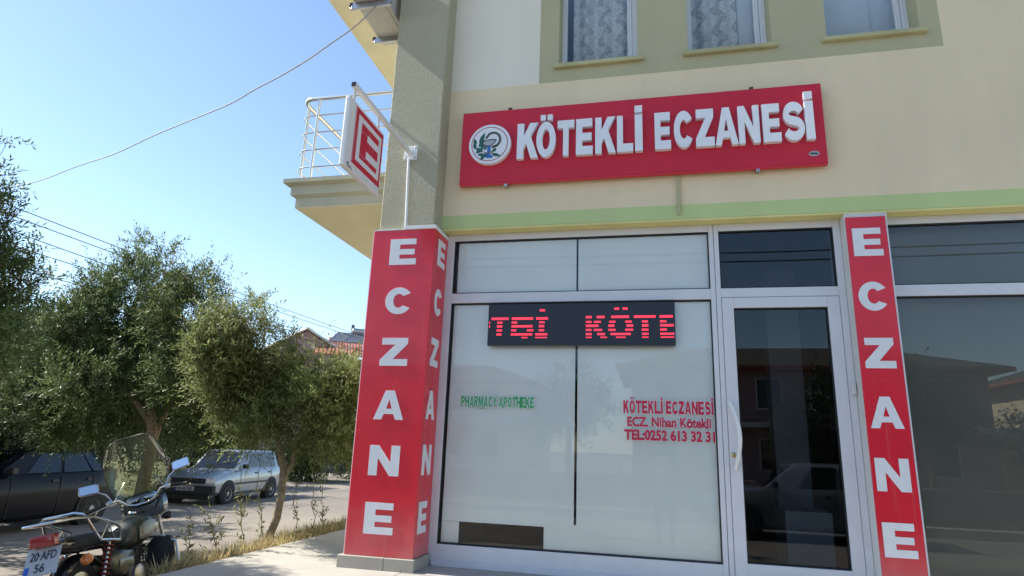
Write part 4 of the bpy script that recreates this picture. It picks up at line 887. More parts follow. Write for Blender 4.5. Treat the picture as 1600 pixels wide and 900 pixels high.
# ================================================================== CARS
def bil(q, s, t): return (q[0]*(1-s)+q[1]*s)*(1-t)+(q[3]*(1-s)+q[2]*s)*t
def car(name, label, loc, rz, paint, st, gh, whl, trim, group='cars parked in the street', plate=None):
    """st: stations (y, half width, z bottom, z top); gh: greenhouse (y base front, y roof front, y roof rear, y base rear, half base, half roof, z base, z roof); whl: (front y, rear y, radius)"""
    c = thing(name, label, 'car', loc, group, (0, 0, rz))
    rings = []
    for (y, w, z0, z1) in st:
        zm = z0+(z1-z0)*0.55
        rings.append([(-w*.86, y, z0), (-w*.98, y, z0+.08), (-w, y, zm), (-w*.985, y, z1-.09), (-w*.93, y, z1-.025), (-w*.80, y, z1), (w*.80, y, z1), (w*.93, y, z1-.025), (w*.985, y, z1-.09), (w, y, zm), (w*.98, y, z0+.08), (w*.86, y, z0)])
    MB().loft(rings).build('body', paint, c, smooth=True)
    yb0, yr0, yr1, yb1, wb, wr, zb_, zr = gh
    ring = lambda y0, y1, w, z, k: [Vector((-w, y1+k, z)), Vector((-w+k, y1, z)), Vector((w-k, y1, z)), Vector((w, y1+k, z)), Vector((w, y0-k, z)), Vector((w-k, y0, z)), Vector((-w+k, y0, z)), Vector((-w, y0-k, z))]
    MB().loft([ring(yb0, yb1, wb, zb_-.03, .05), ring(yb0+(yr0-yb0)*.92, yb1+(yr1-yb1)*.9, wb+(wr-wb)*.9, zb_+(zr-zb_)*.9, .06), ring(yr0-.04, yr1+.06, wr-.02, zr-.02, .10), ring(yr0-.22, yr1+.25, wr-.14, zr+.005, .12)]).build('cabin', paint, c, smooth=True)
    def pn(q, s0, s1, t0, t1, nm, material, off=0.006, parent=c):
        P4 = [bil(q, s, t) for s, t in ((s0, t0), (s1, t0), (s1, t1), (s0, t1))]; nrm = (P4[1]-P4[0]).cross(P4[3]-P4[0]).normalized(); mid = (P4[0]+P4[2])/2
        if nrm.dot(Vector((mid.x, mid.y*0.4, 0.2))) < 0: nrm = -nrm
        return MB().add([p+nrm*off for p in P4]+[p-nrm*0.02 for p in P4], [(0,1,2,3),(4,7,6,5),(0,4,5,1),(1,5,6,2),(2,6,7,3),(3,7,4,0)]).build(nm, material, parent)
    zt_ = zb_+(zr-zb_)*.93; e = .93
    front = [Vector((-wb, yb0, zb_)), Vector((wb, yb0, zb_)), Vector((wb+(wr-wb)*e, yb0+(yr0-yb0)*e, zt_)), Vector((-wb-(wr-wb)*e, yb0+(yr0-yb0)*e, zt_))]
    rear = [Vector((-wb, yb1, zb_)), Vector((wb, yb1, zb_)), Vector((wb+(wr-wb)*e, yb1+(yr1-yb1)*e, zt_)), Vector((-wb-(wr-wb)*e, yb1+(yr1-yb1)*e, zt_))]
    pn(front, .08, .92, .02, .95, 'windscreen', 'car_glass'); pn(rear, .1, .9, .08, .92, 'rear_window', 'car_glass')
    for s in (-1, 1):
        side = [Vector((s*wb, yb0, zb_)), Vector((s*wb, yb1, zb_)), Vector((s*(wb+(wr-wb)*e), yb1+(yr1-yb1)*e, zt_)), Vector((s*(wb+(wr-wb)*e), yb0+(yr0-yb0)*e, zt_))]
        for (s0, s1) in trim['win']: pn(side, s0, s1, .05, .93, 'side_window', 'car_glass')
        w_ = st[len(st)//2][1]
        for yy in trim['gaps']: MB().box(s*w_-.004, s*w_+.004, yy-.004, yy+.004, st[3][2]+.08, zb_-.02).build('door_gap', 'black', c)
        for yy in trim['handles']: MB().box(s*(w_+.002)-.012, s*(w_+.002)+.012, yy-.07, yy+.05, zb_-.14, zb_-.10, .004).build('door_handle', 'black', c)
        if trim.get('strip'): MB().box(s*(w_+.004)-.01, s*(w_+.004)+.01, whl[1]+whl[2]+.04, whl[0]-whl[2]-.05, .50, .55, .003).build('side_strip', 'black', c)
        MB().box(s*(wb+.10)-.08, s*(wb+.10)+.08, yb0-.30, yb0-.20, zb_+.01, zb_+.13, .02).build('door_mirror', 'black', c)
        for (yy, nm) in ((whl[0], 0), (whl[1], 1)):
            r_ = whl[2]
            MB().lathe([(r_+.065, 0), (r_+.065, .17)], (s*(w_-.158), yy, r_+.02), (s, 0, 0), 28).build('wheel_arch', 'black_matt', c)
            wh = MB().lathe([(r_*.62, 0), (r_*.97, .01), (r_, .04), (r_, .14), (r_*.96, .17), (r_*.66, .175), (r_*.62, .165)], (s*(w_-.145), yy, r_), (s, 0, 0), 28).build('wheel', 'rubber', c, smooth=True)
            MB().lathe([(r_*.64, .14), (r_*.62, .172), (r_*.55, .160), (r_*.20, .165), (0.02, .168)], (s*(w_-.145), yy, r_), (s, 0, 0), 24).build('hub_cap', 'wheel_alloy', wh, smooth=True)
            g = MB()
            for k in range(trim.get('spokes', 8)):
                a_ = 2*math.pi*(k+.5)/trim.get('spokes', 8); g.add([(s*(w_+.024), yy+math.cos(a_+d)*r_*q, r_+math.sin(a_+d)*r_*q) for q, d in ((.26, -.20), (.26, .20), (.53, .17), (.53, -.17))], [(0,1,2,3)])
            g.build('hub_openings', 'black', wh)
        for (x0, x1_, z0, z1, y0, material, nm) in trim['lamps']:
            xs_ = sorted((s*x0, s*x1_)); MB().box(xs_[0], xs_[1], y0-.03, y0+.02, z0, z1, .008).build(nm, material, c)
    for (x0, x1_, y0, y1, z0, z1, material, nm) in trim['boxes']: MB().box(x0, x1_, y0, y1, z0, z1, .012).build(nm, material, c, smooth=True)
    if plate:
        yp, zp, txt = plate; s = 1 if yp > 0 else -1
        po = MB().box(-.26, .26, yp-.006, yp+.006, zp-.055, zp+.055).build('number_plate', 'plate_white', c)
        MB().box(-.26 if s < 0 else .215, -.215 if s < 0 else .26, yp+s*.0065-.001, yp+s*.0065+.001, zp-.052, zp+.052).build('country_band', 'plate_blue', po)
        text(txt, (.19 if s > 0 else -.19, yp+s*.0068, zp-.035), (-s, 0, 0), Z, .40, .07, .001, 'ink', po, 'plate_number', 0.02)
    return c
w0 = on_z(347, 788, -0.74); w1 = on_z(418, 777.5, -0.74); dirv = (w0-w1); ang = math.atan2(dirv.y, dirv.x)-math.pi/2
mid = (w0+w1)/2
UNO_ST = [(1.80,.69,.34,.66),(1.76,.74,.28,.73),(1.55,.77,.24,.78),(1.0,.78,.22,.86),(.60,.78,.22,.92),(-.2,.78,.22,.93),(-1.2,.78,.22,.94),(-1.68,.77,.25,.94),(-1.80,.74,.30,.90)]
UNO_TRIM = dict(win=[(.20,.445),(.475,.74),(.77,.90)], gaps=(.60, -.35, -1.12), handles=(-.22, -.98), strip=True, spokes=7,
  lamps=[(.50,.72,.56,.69,1.79,'lamp_glass','headlight'), (.55,.72,.55,.85,-1.80,'tail_red','tail_light')],
  boxes=[(-.77,.77,1.74,1.90,.30,.50,'black_matt','front_bumper'), (-.76,.76,-1.90,-1.72,.30,.50,'black_matt','rear_bumper'), (-.48,.48,1.78,1.815,.55,.68,'black_matt','grille'), (-.60,.60,1.70,1.80,.16,.30,'black_matt','front_apron')])
# visible wheels are the car's left pair
cl = mid-Matrix.Rotation(ang, 3, 'Z') @ Vector((-.70, 0.0, 0))
car('parked_car', 'small silver blue boxy hatchback parked nose towards the camera', (cl.x, cl.y, gz(cl.x, cl.y)), ang, 'silver_paint', UNO_ST, (.72,.16,-1.52,-1.74,.71,.60,.90,1.40), (1.18, -1.18, .275), UNO_TRIM, plate=(1.905, .43, '48 AK 205'))
wB = on_z(131, 817, -0.70)
HB_ST = [(1.95,.62,.36,.66),(1.88,.74,.26,.76),(1.6,.81,.22,.86),(1.05,.83,.20,.95),(.62,.83,.20,1.0),(-.2,.83,.20,1.0),(-1.3,.83,.20,1.01),(-1.72,.80,.26,1.0),(-1.90,.72,.34,.92)]
HB_TRIM = dict(win=[(.24,.50),(.535,.78),(.80,.90)], gaps=(.55, -.45, -1.2), handles=(-.30, -1.08), strip=False, spokes=7,
  lamps=[(.48,.70,.66,.80,1.88,'lamp_glass','headlight'), (.60,.76,.80,1.02,-1.84,'tail_red','tail_light')],
  boxes=[(-.72,.72,-1.99,-1.80,.34,.60,'navy_paint','rear_bumper'), (-.70,.70,1.84,1.99,.32,.56,'navy_paint','front_bumper')])
aB = math.pi+R(4)
cB = wB-(Matrix.Rotation(aB, 3, 'Z') @ Vector((-.74, -1.26, 0)))
carB = car('parked_car', 'dark navy hatchback in the shade at the left edge', (cB.x, cB.y, gz(cB.x, cB.y)), aB, 'navy_paint', HB_ST, (.86,.18,-1.30,-1.80,.74,.60,.98,1.38), (1.24, -1.26, .30), HB_TRIM)
car('parked_car', 'hatchback coloured dark grey to dim its image in the door glass', (2.9, -8.9, gz(2.9, -8.9)), R(90), 'dimmed_car_paint', HB_ST, (.86,.18,-1.30,-1.80,.74,.60,.98,1.47), (1.24, -1.26, .30), HB_TRIM)

# ================================================================== MOTORCYCLE
BIKE_LOC = Vector((-4.25, -0.75, -0.53)); BIKE_RZ = R(18); BIKE_LEAN = R(-13); BIKE_PITCH = R(-3)
bk = thing('motorcycle', 'black commuter motorcycle with tall windscreen and chrome rear rack leaning on its stand', 'motorcycle', BIKE_LOC)
bk.rotation_euler = (Matrix.Rotation(BIKE_RZ, 3, 'Z') @ Matrix.Rotation(BIKE_LEAN, 3, 'Y') @ Matrix.Rotation(BIKE_PITCH, 3, 'X')).to_euler()
STEER = Matrix.Translation((0, .47, .88)) @ Matrix.Rotation(R(20), 4, Vector((0, -.42, .91)).normalized()) @ Matrix.Translation((0, -.47, -.88))
STEERED = {'handlebar', 'grip', 'lever', 'lever_clamp', 'mirror_stem', 'mirror', 'mirror_glass', 'gauge', 'gauge_ring', 'gauge_face', 'headlamp_cowl', 'headlight', 'windscreen', 'screen_stay', 'fork_leg', 'front_mudguard'}
def bp(m_, name, material, parent=None, smooth=True, bevel=0.0):
    if name in STEERED or (m_.v and name in ('wheel', 'rim', 'hub', 'spokes', 'indicator') and sum(v[1] for v in m_.v)/len(m_.v) > 0.3): m_.v = [tuple(STEER @ Vector(v)) for v in m_.v]
    dz = {'fuel_tank': -.12, 'knee_panel': -.12, 'tank_flash': -.12, 'filler_cap': -.12, 'side_panel': -.10, 'side_flash': -.10, 'cylinder': -.05, 'seat': -.07}.get(name, 0)
    if dz: m_.v = [(v[0], v[1], v[2]+dz) for v in m_.v]
    return m_.build(name, material, parent or bk, smooth=smooth, bevel=bevel)
for ya, wr_ in ((-.62, .29), (.66, .29)):
    wh = bp(MB().lathe([(wr_-.075, -.03), (wr_-.03, -.045), (wr_, -.02), (wr_, .02), (wr_-.03, .045), (wr_-.075, .03), (wr_-.08, 0)], (0, ya, wr_), (1,0,0), 32), 'wheel', 'rubber')
    bp(MB().lathe([(wr_-.07, -.028), (wr_-.095, -.02), (wr_-.095, .02), (wr_-.07, .028)], (0, ya, wr_), (1,0,0), 32), 'rim', 'chrome', wh)
    bp(MB().lathe([(.055, -.05), (.07, -.03), (.07, .03), (.055, .05)], (0, ya, wr_), (1,0,0), 16), 'hub', 'steel', wh)
    sp_ = MB()
    for k in range(18):
        a_ = 2*math.pi*k/18; sp_.cyl((.03*(-1)**k, ya+.06*math.cos(a_), wr_+.06*math.sin(a_)), (0, ya+(wr_-.09)*math.cos(a_+.18), wr_+(wr_-.09)*math.sin(a_+.18)), .0025, 4)
    bp(sp_, 'spokes', 'chrome', wh)
def guard(ya, a0, a1, r_, name, material):
    m_ = MB(); rings = []
    for i in range(15):
        a_ = R(a0+(a1-a0)*i/14); c_, s_ = math.cos(a_), math.sin(a_)
        rings.append([(x, ya+c_*(r_+dz), .29+s_*(r_+dz)) for x, dz in ((-.075, -.03), (-.05, .0), (0, .012), (.05, .0), (.075, -.03), (.07, -.034), (0, .004), (-.07, -.034))])
    m_.loft(rings); bp(m_, name, material)
guard(-.62, 45, 200, .335, 'rear_mudguard', 'gloss_black'); guard(.66, 20, 190, .325, 'front_mudguard', 'gloss_black')
fr_ = MB(); fr_.tube([(0,.42,.86),(0,.36,.62),(0,.26,.34),(0,.05,.26),(0,-.2,.28),(0,-.25,.45),(0,-.22,.62)], .018, 8); fr_.tube([(0,.42,.88),(0,.1,.80),(0,-.25,.70),(0,-.8,.72)], .018, 8)
for s in (-1, 1): fr_.tube([(s*.09,-.25,.68),(s*.11,-.5,.70),(s*.10,-.86,.70)], .012, 6); fr_.tube([(s*.10,-.2,.32),(s*.11,-.62,.29)], .018, 8); fr_.tube([(s*.09,-.48,.70),(s*.10,-.22,.34)], .012, 6)
bp(fr_, 'frame', 'black')
for s in (-1, 1):
    f_ = MB(); f_.tube([(s*.09,.66,.29),(s*.09,.56,.56)], .024, 10); f_.tube([(s*.09,.56,.56),(s*.09,.45,.92)], .017, 10); bp(f_, 'fork_leg', 'steel')
    sh = bp(MB().tube([(s*.15,-.45,.70),(s*.155,-.60,.33)], .012, 8), 'shock_absorber', 'chrome')
    hel = MB(); hp = []
    for i in range(90):
        t = i/89; a_ = t*2*math.pi*9; c_ = Vector((s*.15,-.455,.68)).lerp(Vector((s*.155,-.575,.39)), t); hp.append(c_+Vector((math.cos(a_)*.03, math.sin(a_)*.03, 0)))
    bp(hel.tube(hp, .0055, 5), 'spring', 'spring_red', sh)
    bp(MB().lathe([(.012, 0), (.036, .03), (.04, .055), (.032, .075), (.012, .082)], (s*.13,-.80,.585), (s*.9,-.35,0), 14), 'indicator', 'amber')
    bp(MB().lathe([(.012, 0), (.03, .03), (.034, .06), (.025, .075), (.01, .08)], (s*.12,.47,.80), (s*.95,.2,-.1), 12), 'indicator', 'black')
en = MB(); en.box(-.13,.15,-.16,.20,.27,.47,.04); bp(en, 'crankcase', 'engine')
bp(MB().lathe([(.095, 0), (.095, .02), (.07, .03)], (.145,-.02,.37), (1,0,0), 24), 'clutch_cover', 'steel')
cyl_ = MB()
for k in range(9):
    t = k/8; c_ = Vector((0,.16,.47)).lerp(Vector((0,.22,.66)), t); cyl_.box(c_.x-.085, c_.x+.085, c_.y-.085, c_.y+.085, c_.z-.004, c_.z+.004)
cyl_.tube([(0,.15,.45),(0,.225,.69)], .06, 14); bp(cyl_, 'cylinder', 'engine', smooth=False)
ex = MB(); ex.tube([(.05,.30,.60),(.07,.37,.52),(.10,.34,.34),(.14,.15,.23),(.15,-.2,.24)], .02, 10); bp(ex, 'exhaust_pipe', 'chrome')
bp(MB().tube([(.155,-.2,.24),(.165,-.35,.26),(.175,-.85,.33),(.175,-.9,.335)], [.02,.045,.048,.03], 14), 'silencer', 'chrome')
bp(MB().box(-.16,.19,-.02,.03,.24,.265,.008), 'foot_pegs', 'rubber')
# tank: lofted along y
def loft_sec(secs, n=20, pw=2.6):
    rings = []
    for (y, zc, hw, hh) in secs:
        r_ = []
        for j in range(n):
            a_ = 2*math.pi*j/n; c_, s_ = math.cos(a_), math.sin(a_); r_.append((hw*math.copysign(abs(c_)**(2/pw), c_), y, zc+hh*math.copysign(abs(s_)**(2/pw), s_)))
        rings.append(r_)
    return MB().loft(rings)
tank = bp(loft_sec([(-.09,.79,.06,.05),(-.06,.80,.10,.075),(.0,.825,.135,.10),(.12,.85,.155,.125),(.24,.87,.155,.13),(.34,.88,.135,.115),(.40,.89,.09,.08),(.42,.89,.04,.03)]), 'fuel_tank', 'tank_green')
for s in (-1, 1):
    pnl = loft_sec([(.02,.825,.012,.05),(.08,.835,.018,.075),(.2,.855,.02,.085),(.3,.87,.012,.06)], 12); pnl.v = [(v[0]+s*.142, v[1], v[2]) for v in pnl.v]; bp(pnl, 'knee_panel', 'tank_green', tank)
    sw = loft_sec([(.20,.90,.012,.016),(.28,.885,.020,.045),(.36,.87,.020,.060),(.41,.88,.010,.03)], 12); sw.v = [(v[0]+s*.125, v[1], v[2]) for v in sw.v]; bp(sw, 'tank_flash', 'tank_silver', tank)
    text('Super', (s*.166, .05 if s > 0 else .19, .685), (0, s, 0), (0, 0, 1), .13, .035, .001, 'plate_white', tank, 'script', 0.0, 1.0, 0.3)
bp(MB().lathe([(.035, 0), (.035, .012), (.028, .018)], (0,.22,1.0), (0,0,1), 16), 'filler_cap', 'chrome', tank)
seat = bp(loft_sec([(-.86,.76,.08,.03),(-.80,.775,.12,.05),(-.6,.785,.135,.055),(-.40,.78,.14,.055),(-.25,.765,.135,.055),(-.08,.775,.10,.055),(-.03,.79,.07,.04)], 18, 3.5), 'seat', 'black_matt')
for s in (-1, 1):
    sd = loft_sec([(-.40,.62,.012,.04),(-.34,.61,.03,.085),(-.2,.60,.035,.10),(-.06,.60,.03,.09),(-.01,.61,.012,.06)], 14, 3.5); sd.v = [(v[0]+s*.11, v[1], v[2]) for v in sd.v]; so = bp(sd, 'side_panel', 'tank_green')
    z_ = loft_sec([(-.30,.60,.004,.03),(-.2,.615,.006,.02),(-.08,.60,.004,.035)], 8); z_.v = [(v[0]+s*.145, v[1], v[2]) for v in z_.v]; bp(z_, 'side_flash', 'tank_silver', so)
tc_ = loft_sec([(-.96,.70,.085,.04),(-.90,.71,.10,.06),(-.7,.70,.11,.06),(-.45,.69,.11,.05)], 16, 3.5); bp(tc_, 'tail_cowl', 'gloss_black')
tl_ = MB(); tl_.box(-.078,.078,-1.035,-.955,.72,.80,.012); bp(tl_, 'tail_light', 'tail_red')
# number plate
pt = Matrix.Rotation(R(-22), 3, 'X')
def PL(x, z, d): return Vector((x*.86, -.985, .715)) + pt @ Vector((0, -d, z))
pm = MB(); pm.add([PL(-.125,-.185,0), PL(.125,-.185,0), PL(.125,0,0), PL(-.125,0,0), PL(-.125,-.185,.004), PL(.125,-.185,.004), PL(.125,0,.004), PL(-.125,0,.004)], [(0,3,2,1),(4,5,6,7),(0,1,5,4),(1,2,6,5),(2,3,7,6),(3,0,4,7)])
plate = bp(pm, 'number_plate', 'plate_white', smooth=False)
up_ = pt @ Vector((0,0,1))
text('20 AFD', PL(-.095,-.085,.0045), (1,0,0), up_, .168, .06, .0008, 'ink', plate, 'plate_number', 0.02)
text('56', PL(-.045,-.165,.0045), (1,0,0), up_, .065, .058, .0008, 'ink', plate, 'plate_number', 0.02)
pb = MB(); pb.add([PL(-.122,-.182,.0052), PL(-.085,-.182,.0052), PL(-.085,-.12,.0052), PL(-.122,-.12,.0052)], [(0,1,2,3)]); bp(pb, 'country_band', 'plate_blue', plate, smooth=False)
bp(MB().lathe([(.006, 0), (.006, .004)], PL(-.032,-.05,.004), pt @ Vector((0,-1,0)), 8), 'screw', 'black', plate)
# chrome rack
rk = MB()
rk.tube([(.17,-.34,.68),(.18,-.36,.77),(.17,-.40,.805),(.16,-.70,.875),(.15,-.96,.875),(.10,-1.06,.87),(0,-1.09,.868),(-.10,-1.06,.87),(-.15,-.96,.875),(-.16,-.70,.875),(-.17,-.40,.805),(-.18,-.36,.77),(-.17,-.34,.68)], .0105, 8)
rk.tube([(.17,-.34,.68),(.17,-.62,.70),(.165,-.70,.78),(.15,-.76,.865),(.14,-.80,.90),(.10,-.83,.915),(-.10,-.83,.915),(-.14,-.80,.90),(-.15,-.76,.865),(-.165,-.70,.78),(-.17,-.62,.70),(-.17,-.34,.68)], .0105, 8)
for s in (-1, 1): rk.tube([(s*.17,-.42,.685),(s*.165,-.50,.825),(s*.168,-.62,.70)], .005, 6)
rk.tube([(.15,-.94,.875),(.05,-.95,.875),(-.15,-.94,.875)], .008, 6)
bp(rk, 'rear_rack', 'chrome')
# handlebar
hb = MB(); hb.tube([(-.38,.18,1.00),(-.24,.26,1.035),(-.17,.31,1.04),(-.11,.34,.98),(-.05,.345,.955),(.05,.345,.955),(.11,.34,.98),(.17,.31,1.04),(.24,.26,1.035),(.38,.18,1.00)], .0115, 10); hbo = bp(hb, 'handlebar', 'chrome')
for s in (-1, 1):
    bp(MB().tube([(s*.26,.247,1.03),(s*.39,.174,.997)], .0165, 10), 'grip', 'rubber', hbo)
    bp(MB().tube([(s*.22,.30,1.03),(s*.30,.275,1.01),(s*.41,.20,.985)], [.008,.007,.009], 8), 'lever', 'chrome', hbo)
    bp(MB().box(s*.225-.02, s*.225+.02, .25,.29, 1.015,1.055,.006), 'lever_clamp', 'steel', hbo)
    mi = bp(MB().tube([(s*.21,.285,1.045),(s*.25,.30,1.12),(s*.33,.29,1.175)], .006, 6), 'mirror_stem', 'chrome')
    # mirror: rounded plate facing back and a little up
    R3 = Matrix.Rotation(R(-20), 3, 'X') @ Matrix.Rotation(R(-s*10), 3, 'Z')
    def rr_(w_, h_, d_):
        o = []
        for sx_, sz_, a0 in ((1,1,0), (-1,1,90), (-1,-1,180), (1,-1,270)):
            for k in range(5):
                a_ = R(a0+k*22.5); o.append(Vector((s*.365,.285,1.195)) + R3 @ Vector((sx_*(w_-.02)+math.cos(a_)*.02, d_, sz_*(h_-.02)+math.sin(a_)*.02)))
        return o
    ms = MB(); ms.loft([rr_(.072,.042,-.012), rr_(.076,.046,-.006), rr_(.070,.040,.014), rr_(.05,.025,.024)]); mo = bp(ms, 'mirror', 'chrome')
    g_ = MB(); o_ = rr_(.066,.037,-.0135); o2 = rr_(.066,.037,-.0118); g_.loft([o_, o2]); bp(g_, 'mirror_glass', 'mirror', mo, smooth=False)
for s in (-1, 1):
    ga = bp(MB().lathe([(.03, -.05), (.05, -.03), (.052, .02), (.044, .024)], (s*.068,.43,1.0), (0,-.55,.83), 22), 'gauge', 'black')
    bp(MB().lathe([(.052, .018), (.052, .026), (.046, .027)], (s*.068,.43,1.0), (0,-.55,.83), 22), 'gauge_ring', 'chrome', ga); bp(MB().lathe([(.045, .0245), (.001, .0246)], (s*.068,.43,1.0), (0,-.55,.83), 20), 'gauge_face', 'lamp_glass', ga)
fa = loft_sec([(.42,.93,.16,.11),(.50,.94,.19,.13),(.58,.92,.16,.12),(.66,.88,.10,.09),(.69,.86,.05,.05)], 18, 2.8); bp(fa, 'headlamp_cowl', 'gloss_black')
bp(MB().lathe([(.085, 0), (.08, .02), (.04, .035), (.005, .04)], (0,.665,.88), (0,1,-.05), 20), 'headlight', 'lamp_glass')
# curved windscreen
ws = MB(); NU, NV = 20, 16
for layer in (0, .004):
    for j in range(NV+1):
        t = j/NV; hw = .195+.055*math.sin(min(1, t*1.6)*math.pi/2)-.03*max(0, (t-.6)/.4)**2
        for i in range(NU+1):
            q = -1+2*i/NU; zt2 = t*.63-.14*abs(q)**4.5*t**2+.07*q*q*(1-t)**2
            ws.v.append((q*hw, .55-.15*t-.075*q*q+layer, .955+zt2))
st_ = (NU+1)*(NV+1)
for j in range(NV):
    for i in range(NU):
        a_ = j*(NU+1)+i; ws.f += [(a_, a_+1, a_+NU+2, a_+NU+1), (st_+a_, st_+a_+NU+1, st_+a_+NU+2, st_+a_+1)]
rim_ = [ws.v[j*(NU+1)] for j in range(NV+1)]+[ws.v[NV*(NU+1)+i] for i in range(1, NU+1)]+[ws.v[j*(NU+1)+NU] for j in range(NV-1, -1, -1)]
wso = bp(ws, 'windscreen', 'screen')
rimo = MB().tube([tuple(STEER @ Vector(p)) for p in rim_], .0035, 5); rimo.build('screen_edge', 'black', wso, smooth=True)
for s in (-1, 1): bp(MB().tube([(s*.20,.32,1.04),(s*.17,.40,1.10),(s*.12,.50,1.20)], .004, 6), 'screen_stay', 'chrome', wso)
for pts_ in ([(.23,.28,1.02),(.20,.42,1.06),(.10,.52,.98),(.04,.50,.80)], [(-.23,.28,1.02),(-.20,.44,1.07),(-.08,.52,.97),(-.03,.50,.78)], [(.21,.29,1.0),(.16,.40,1.0),(.08,.46,.88),(.03,.36,.70),(.06,.20,.62)]):
    bp(MB().tube([Vector(p) for p in pts_], .005, 6), 'cable', 'rubber')
# crash bars with black leg covers
for s in (-1, 1):
    cbar = bp(MB().tube([(s*.05,.36,.66),(s*.20,.36,.64),(s*.31,.34,.58),(s*.33,.33,.42),(s*.31,.31,.30),(s*.20,.28,.26),(s*.05,.24,.28)], .0125, 10), 'crash_bar', 'chrome')
    lg = loft_sec([(.325,.46,.10,.16),(.34,.46,.115,.18),(.375,.47,.11,.18),(.39,.47,.08,.14)], 18, 4); lg.v = [(v[0]+s*.175, v[1], v[2]) for v in lg.v]; bp(lg, 'leg_cover', 'black_matt', cbar)
bp(MB().tube([(-.12,-.05,.26),(-.22,-.10,.10),(-.30,-.12,.0)], .012, 8), 'side_stand', 'black')

# ================================================================== HOUSE BEYOND THE TREES
HD = 38.0; hp0 = at(500, 690, HD); hdir = ray(500, 690); hyaw = math.atan2(hdir[1], hdir[0])-math.pi/2
hs_ = thing('mauve_house', 'mauve gabled house with red tile roofs beyond the olive trees', 'house', (hp0.x, hp0.y, gz(hp0.x, hp0.y)), rot=(0, 0, hyaw))
HS = HD/FPX
HK = float(np.linalg.norm(hdir[:2]))
def hx(u, dy=0.0): return (u-500)*(HD+dy/HK)/FPX
def hz(u, v, dy=0.0): return at(u, v, HD+dy/HK).z-gz(hp0.x, hp0.y)
def hpart(m_, name, material, parent=None, smooth=False): return m_.build(name, material, parent or hs_, smooth=smooth)
gp = [(hx(380), 0), (hx(548), 0), (hx(548), hz(548, 566)), (hx(462), hz(462, 510)), (hx(380), hz(380, 562))]
hpart(MB().prism(gp, lambda p: (p[0], 0, p[1]), lambda p: (p[0], 7, p[1])), 'wall', 'mauve')
hpart(MB().box(hx(430), hx(446), -.05, .04, hz(440, 545), hz(440, 521)), 'window', 'fascia_white'); hpart(MB().box(hx(432), hx(444), -.07, -.045, hz(440, 543), hz(440, 523)), 'pane', 'car_glass', hs_.children[-1])
def slope_roof(a, b_, depth0, depth1, name, rows=14):
    """tiled slope from eave a to ridge b_ (x, z), running along y"""
    m_ = MB(); n = int((depth1-depth0)/.22); L = math.hypot(b_[0]-a[0], b_[1]-a[1]); nx, nz = -(b_[1]-a[1])/L, (b_[0]-a[0])/L
    if nz < 0: nx, nz = -nx, -nz
    for i in range(n):
        y0 = depth0+i*.22
        ring0 = []; ring1 = []
        for k in range(6):
            t = math.pi*k/5; yy = y0+.11-.105*math.cos(t); hh = .07*math.sin(t); ring0.append((a[0]+nx*hh, yy, a[1]+nz*hh)); ring1.append((b_[0]+nx*hh, yy, b_[1]+nz*hh))
        m_.loft([ring0, ring1])
    return tag(hpart(m_, name, 'roof_tile'), kind='stuff')
slope_roof((hx(556), hz(556, 568)), (hx(462), hz(462, 506)), -.2, 7, 'roof_slope'); slope_roof((hx(372), hz(372, 563)), (hx(462), hz(462, 506)), -.2, 7, 'roof_slope')
hpart(MB().tube([(hx(556), -.26, hz(556, 567)), (hx(462), -.26, hz(462, 507))], .07, 4), 'barge_board', 'fascia_white')
hpart(MB().tube([(hx(370), -.26, hz(370, 562)), (hx(462), -.26, hz(462, 507))], .07, 4), 'barge_board', 'fascia_white')
# tiled lean-to in front
def lean(u0, u1, vt, vb, y0, y1, name):
    m_ = MB(); n = int((hx(u1)-hx(u0))/.24)
    for i in range(n):
        xx = hx(u0)+i*.24; r0 = []; r1 = []
        for k in range(6):
            t = math.pi*k/5; r0.append((xx+.12-.115*math.cos(t), y0, hz((u0+u1)/2, vb)+.08*math.sin(t))); r1.append((xx+.12-.115*math.cos(t), y1, hz((u0+u1)/2, vt)+.08*math.sin(t)))
        m_.loft([r0, r1])
    tag(hpart(m_, name, 'roof_tile'), kind='stuff')
    hpart(MB().box(hx(u0)+.1, hx(u1)-.1, y0+.1, y0+.2, 0, hz((u0+u1)/2, vb)-.02), 'porch_wall', 'mauve')
lean(478, 522, 537, 557, -2.4, -.05, 'porch_roof')
hpart(MB().box(hx(470), hx(506), -.12, -.02, hz(490, 540), hz(490, 537)), 'flashing', 'fascia_white')
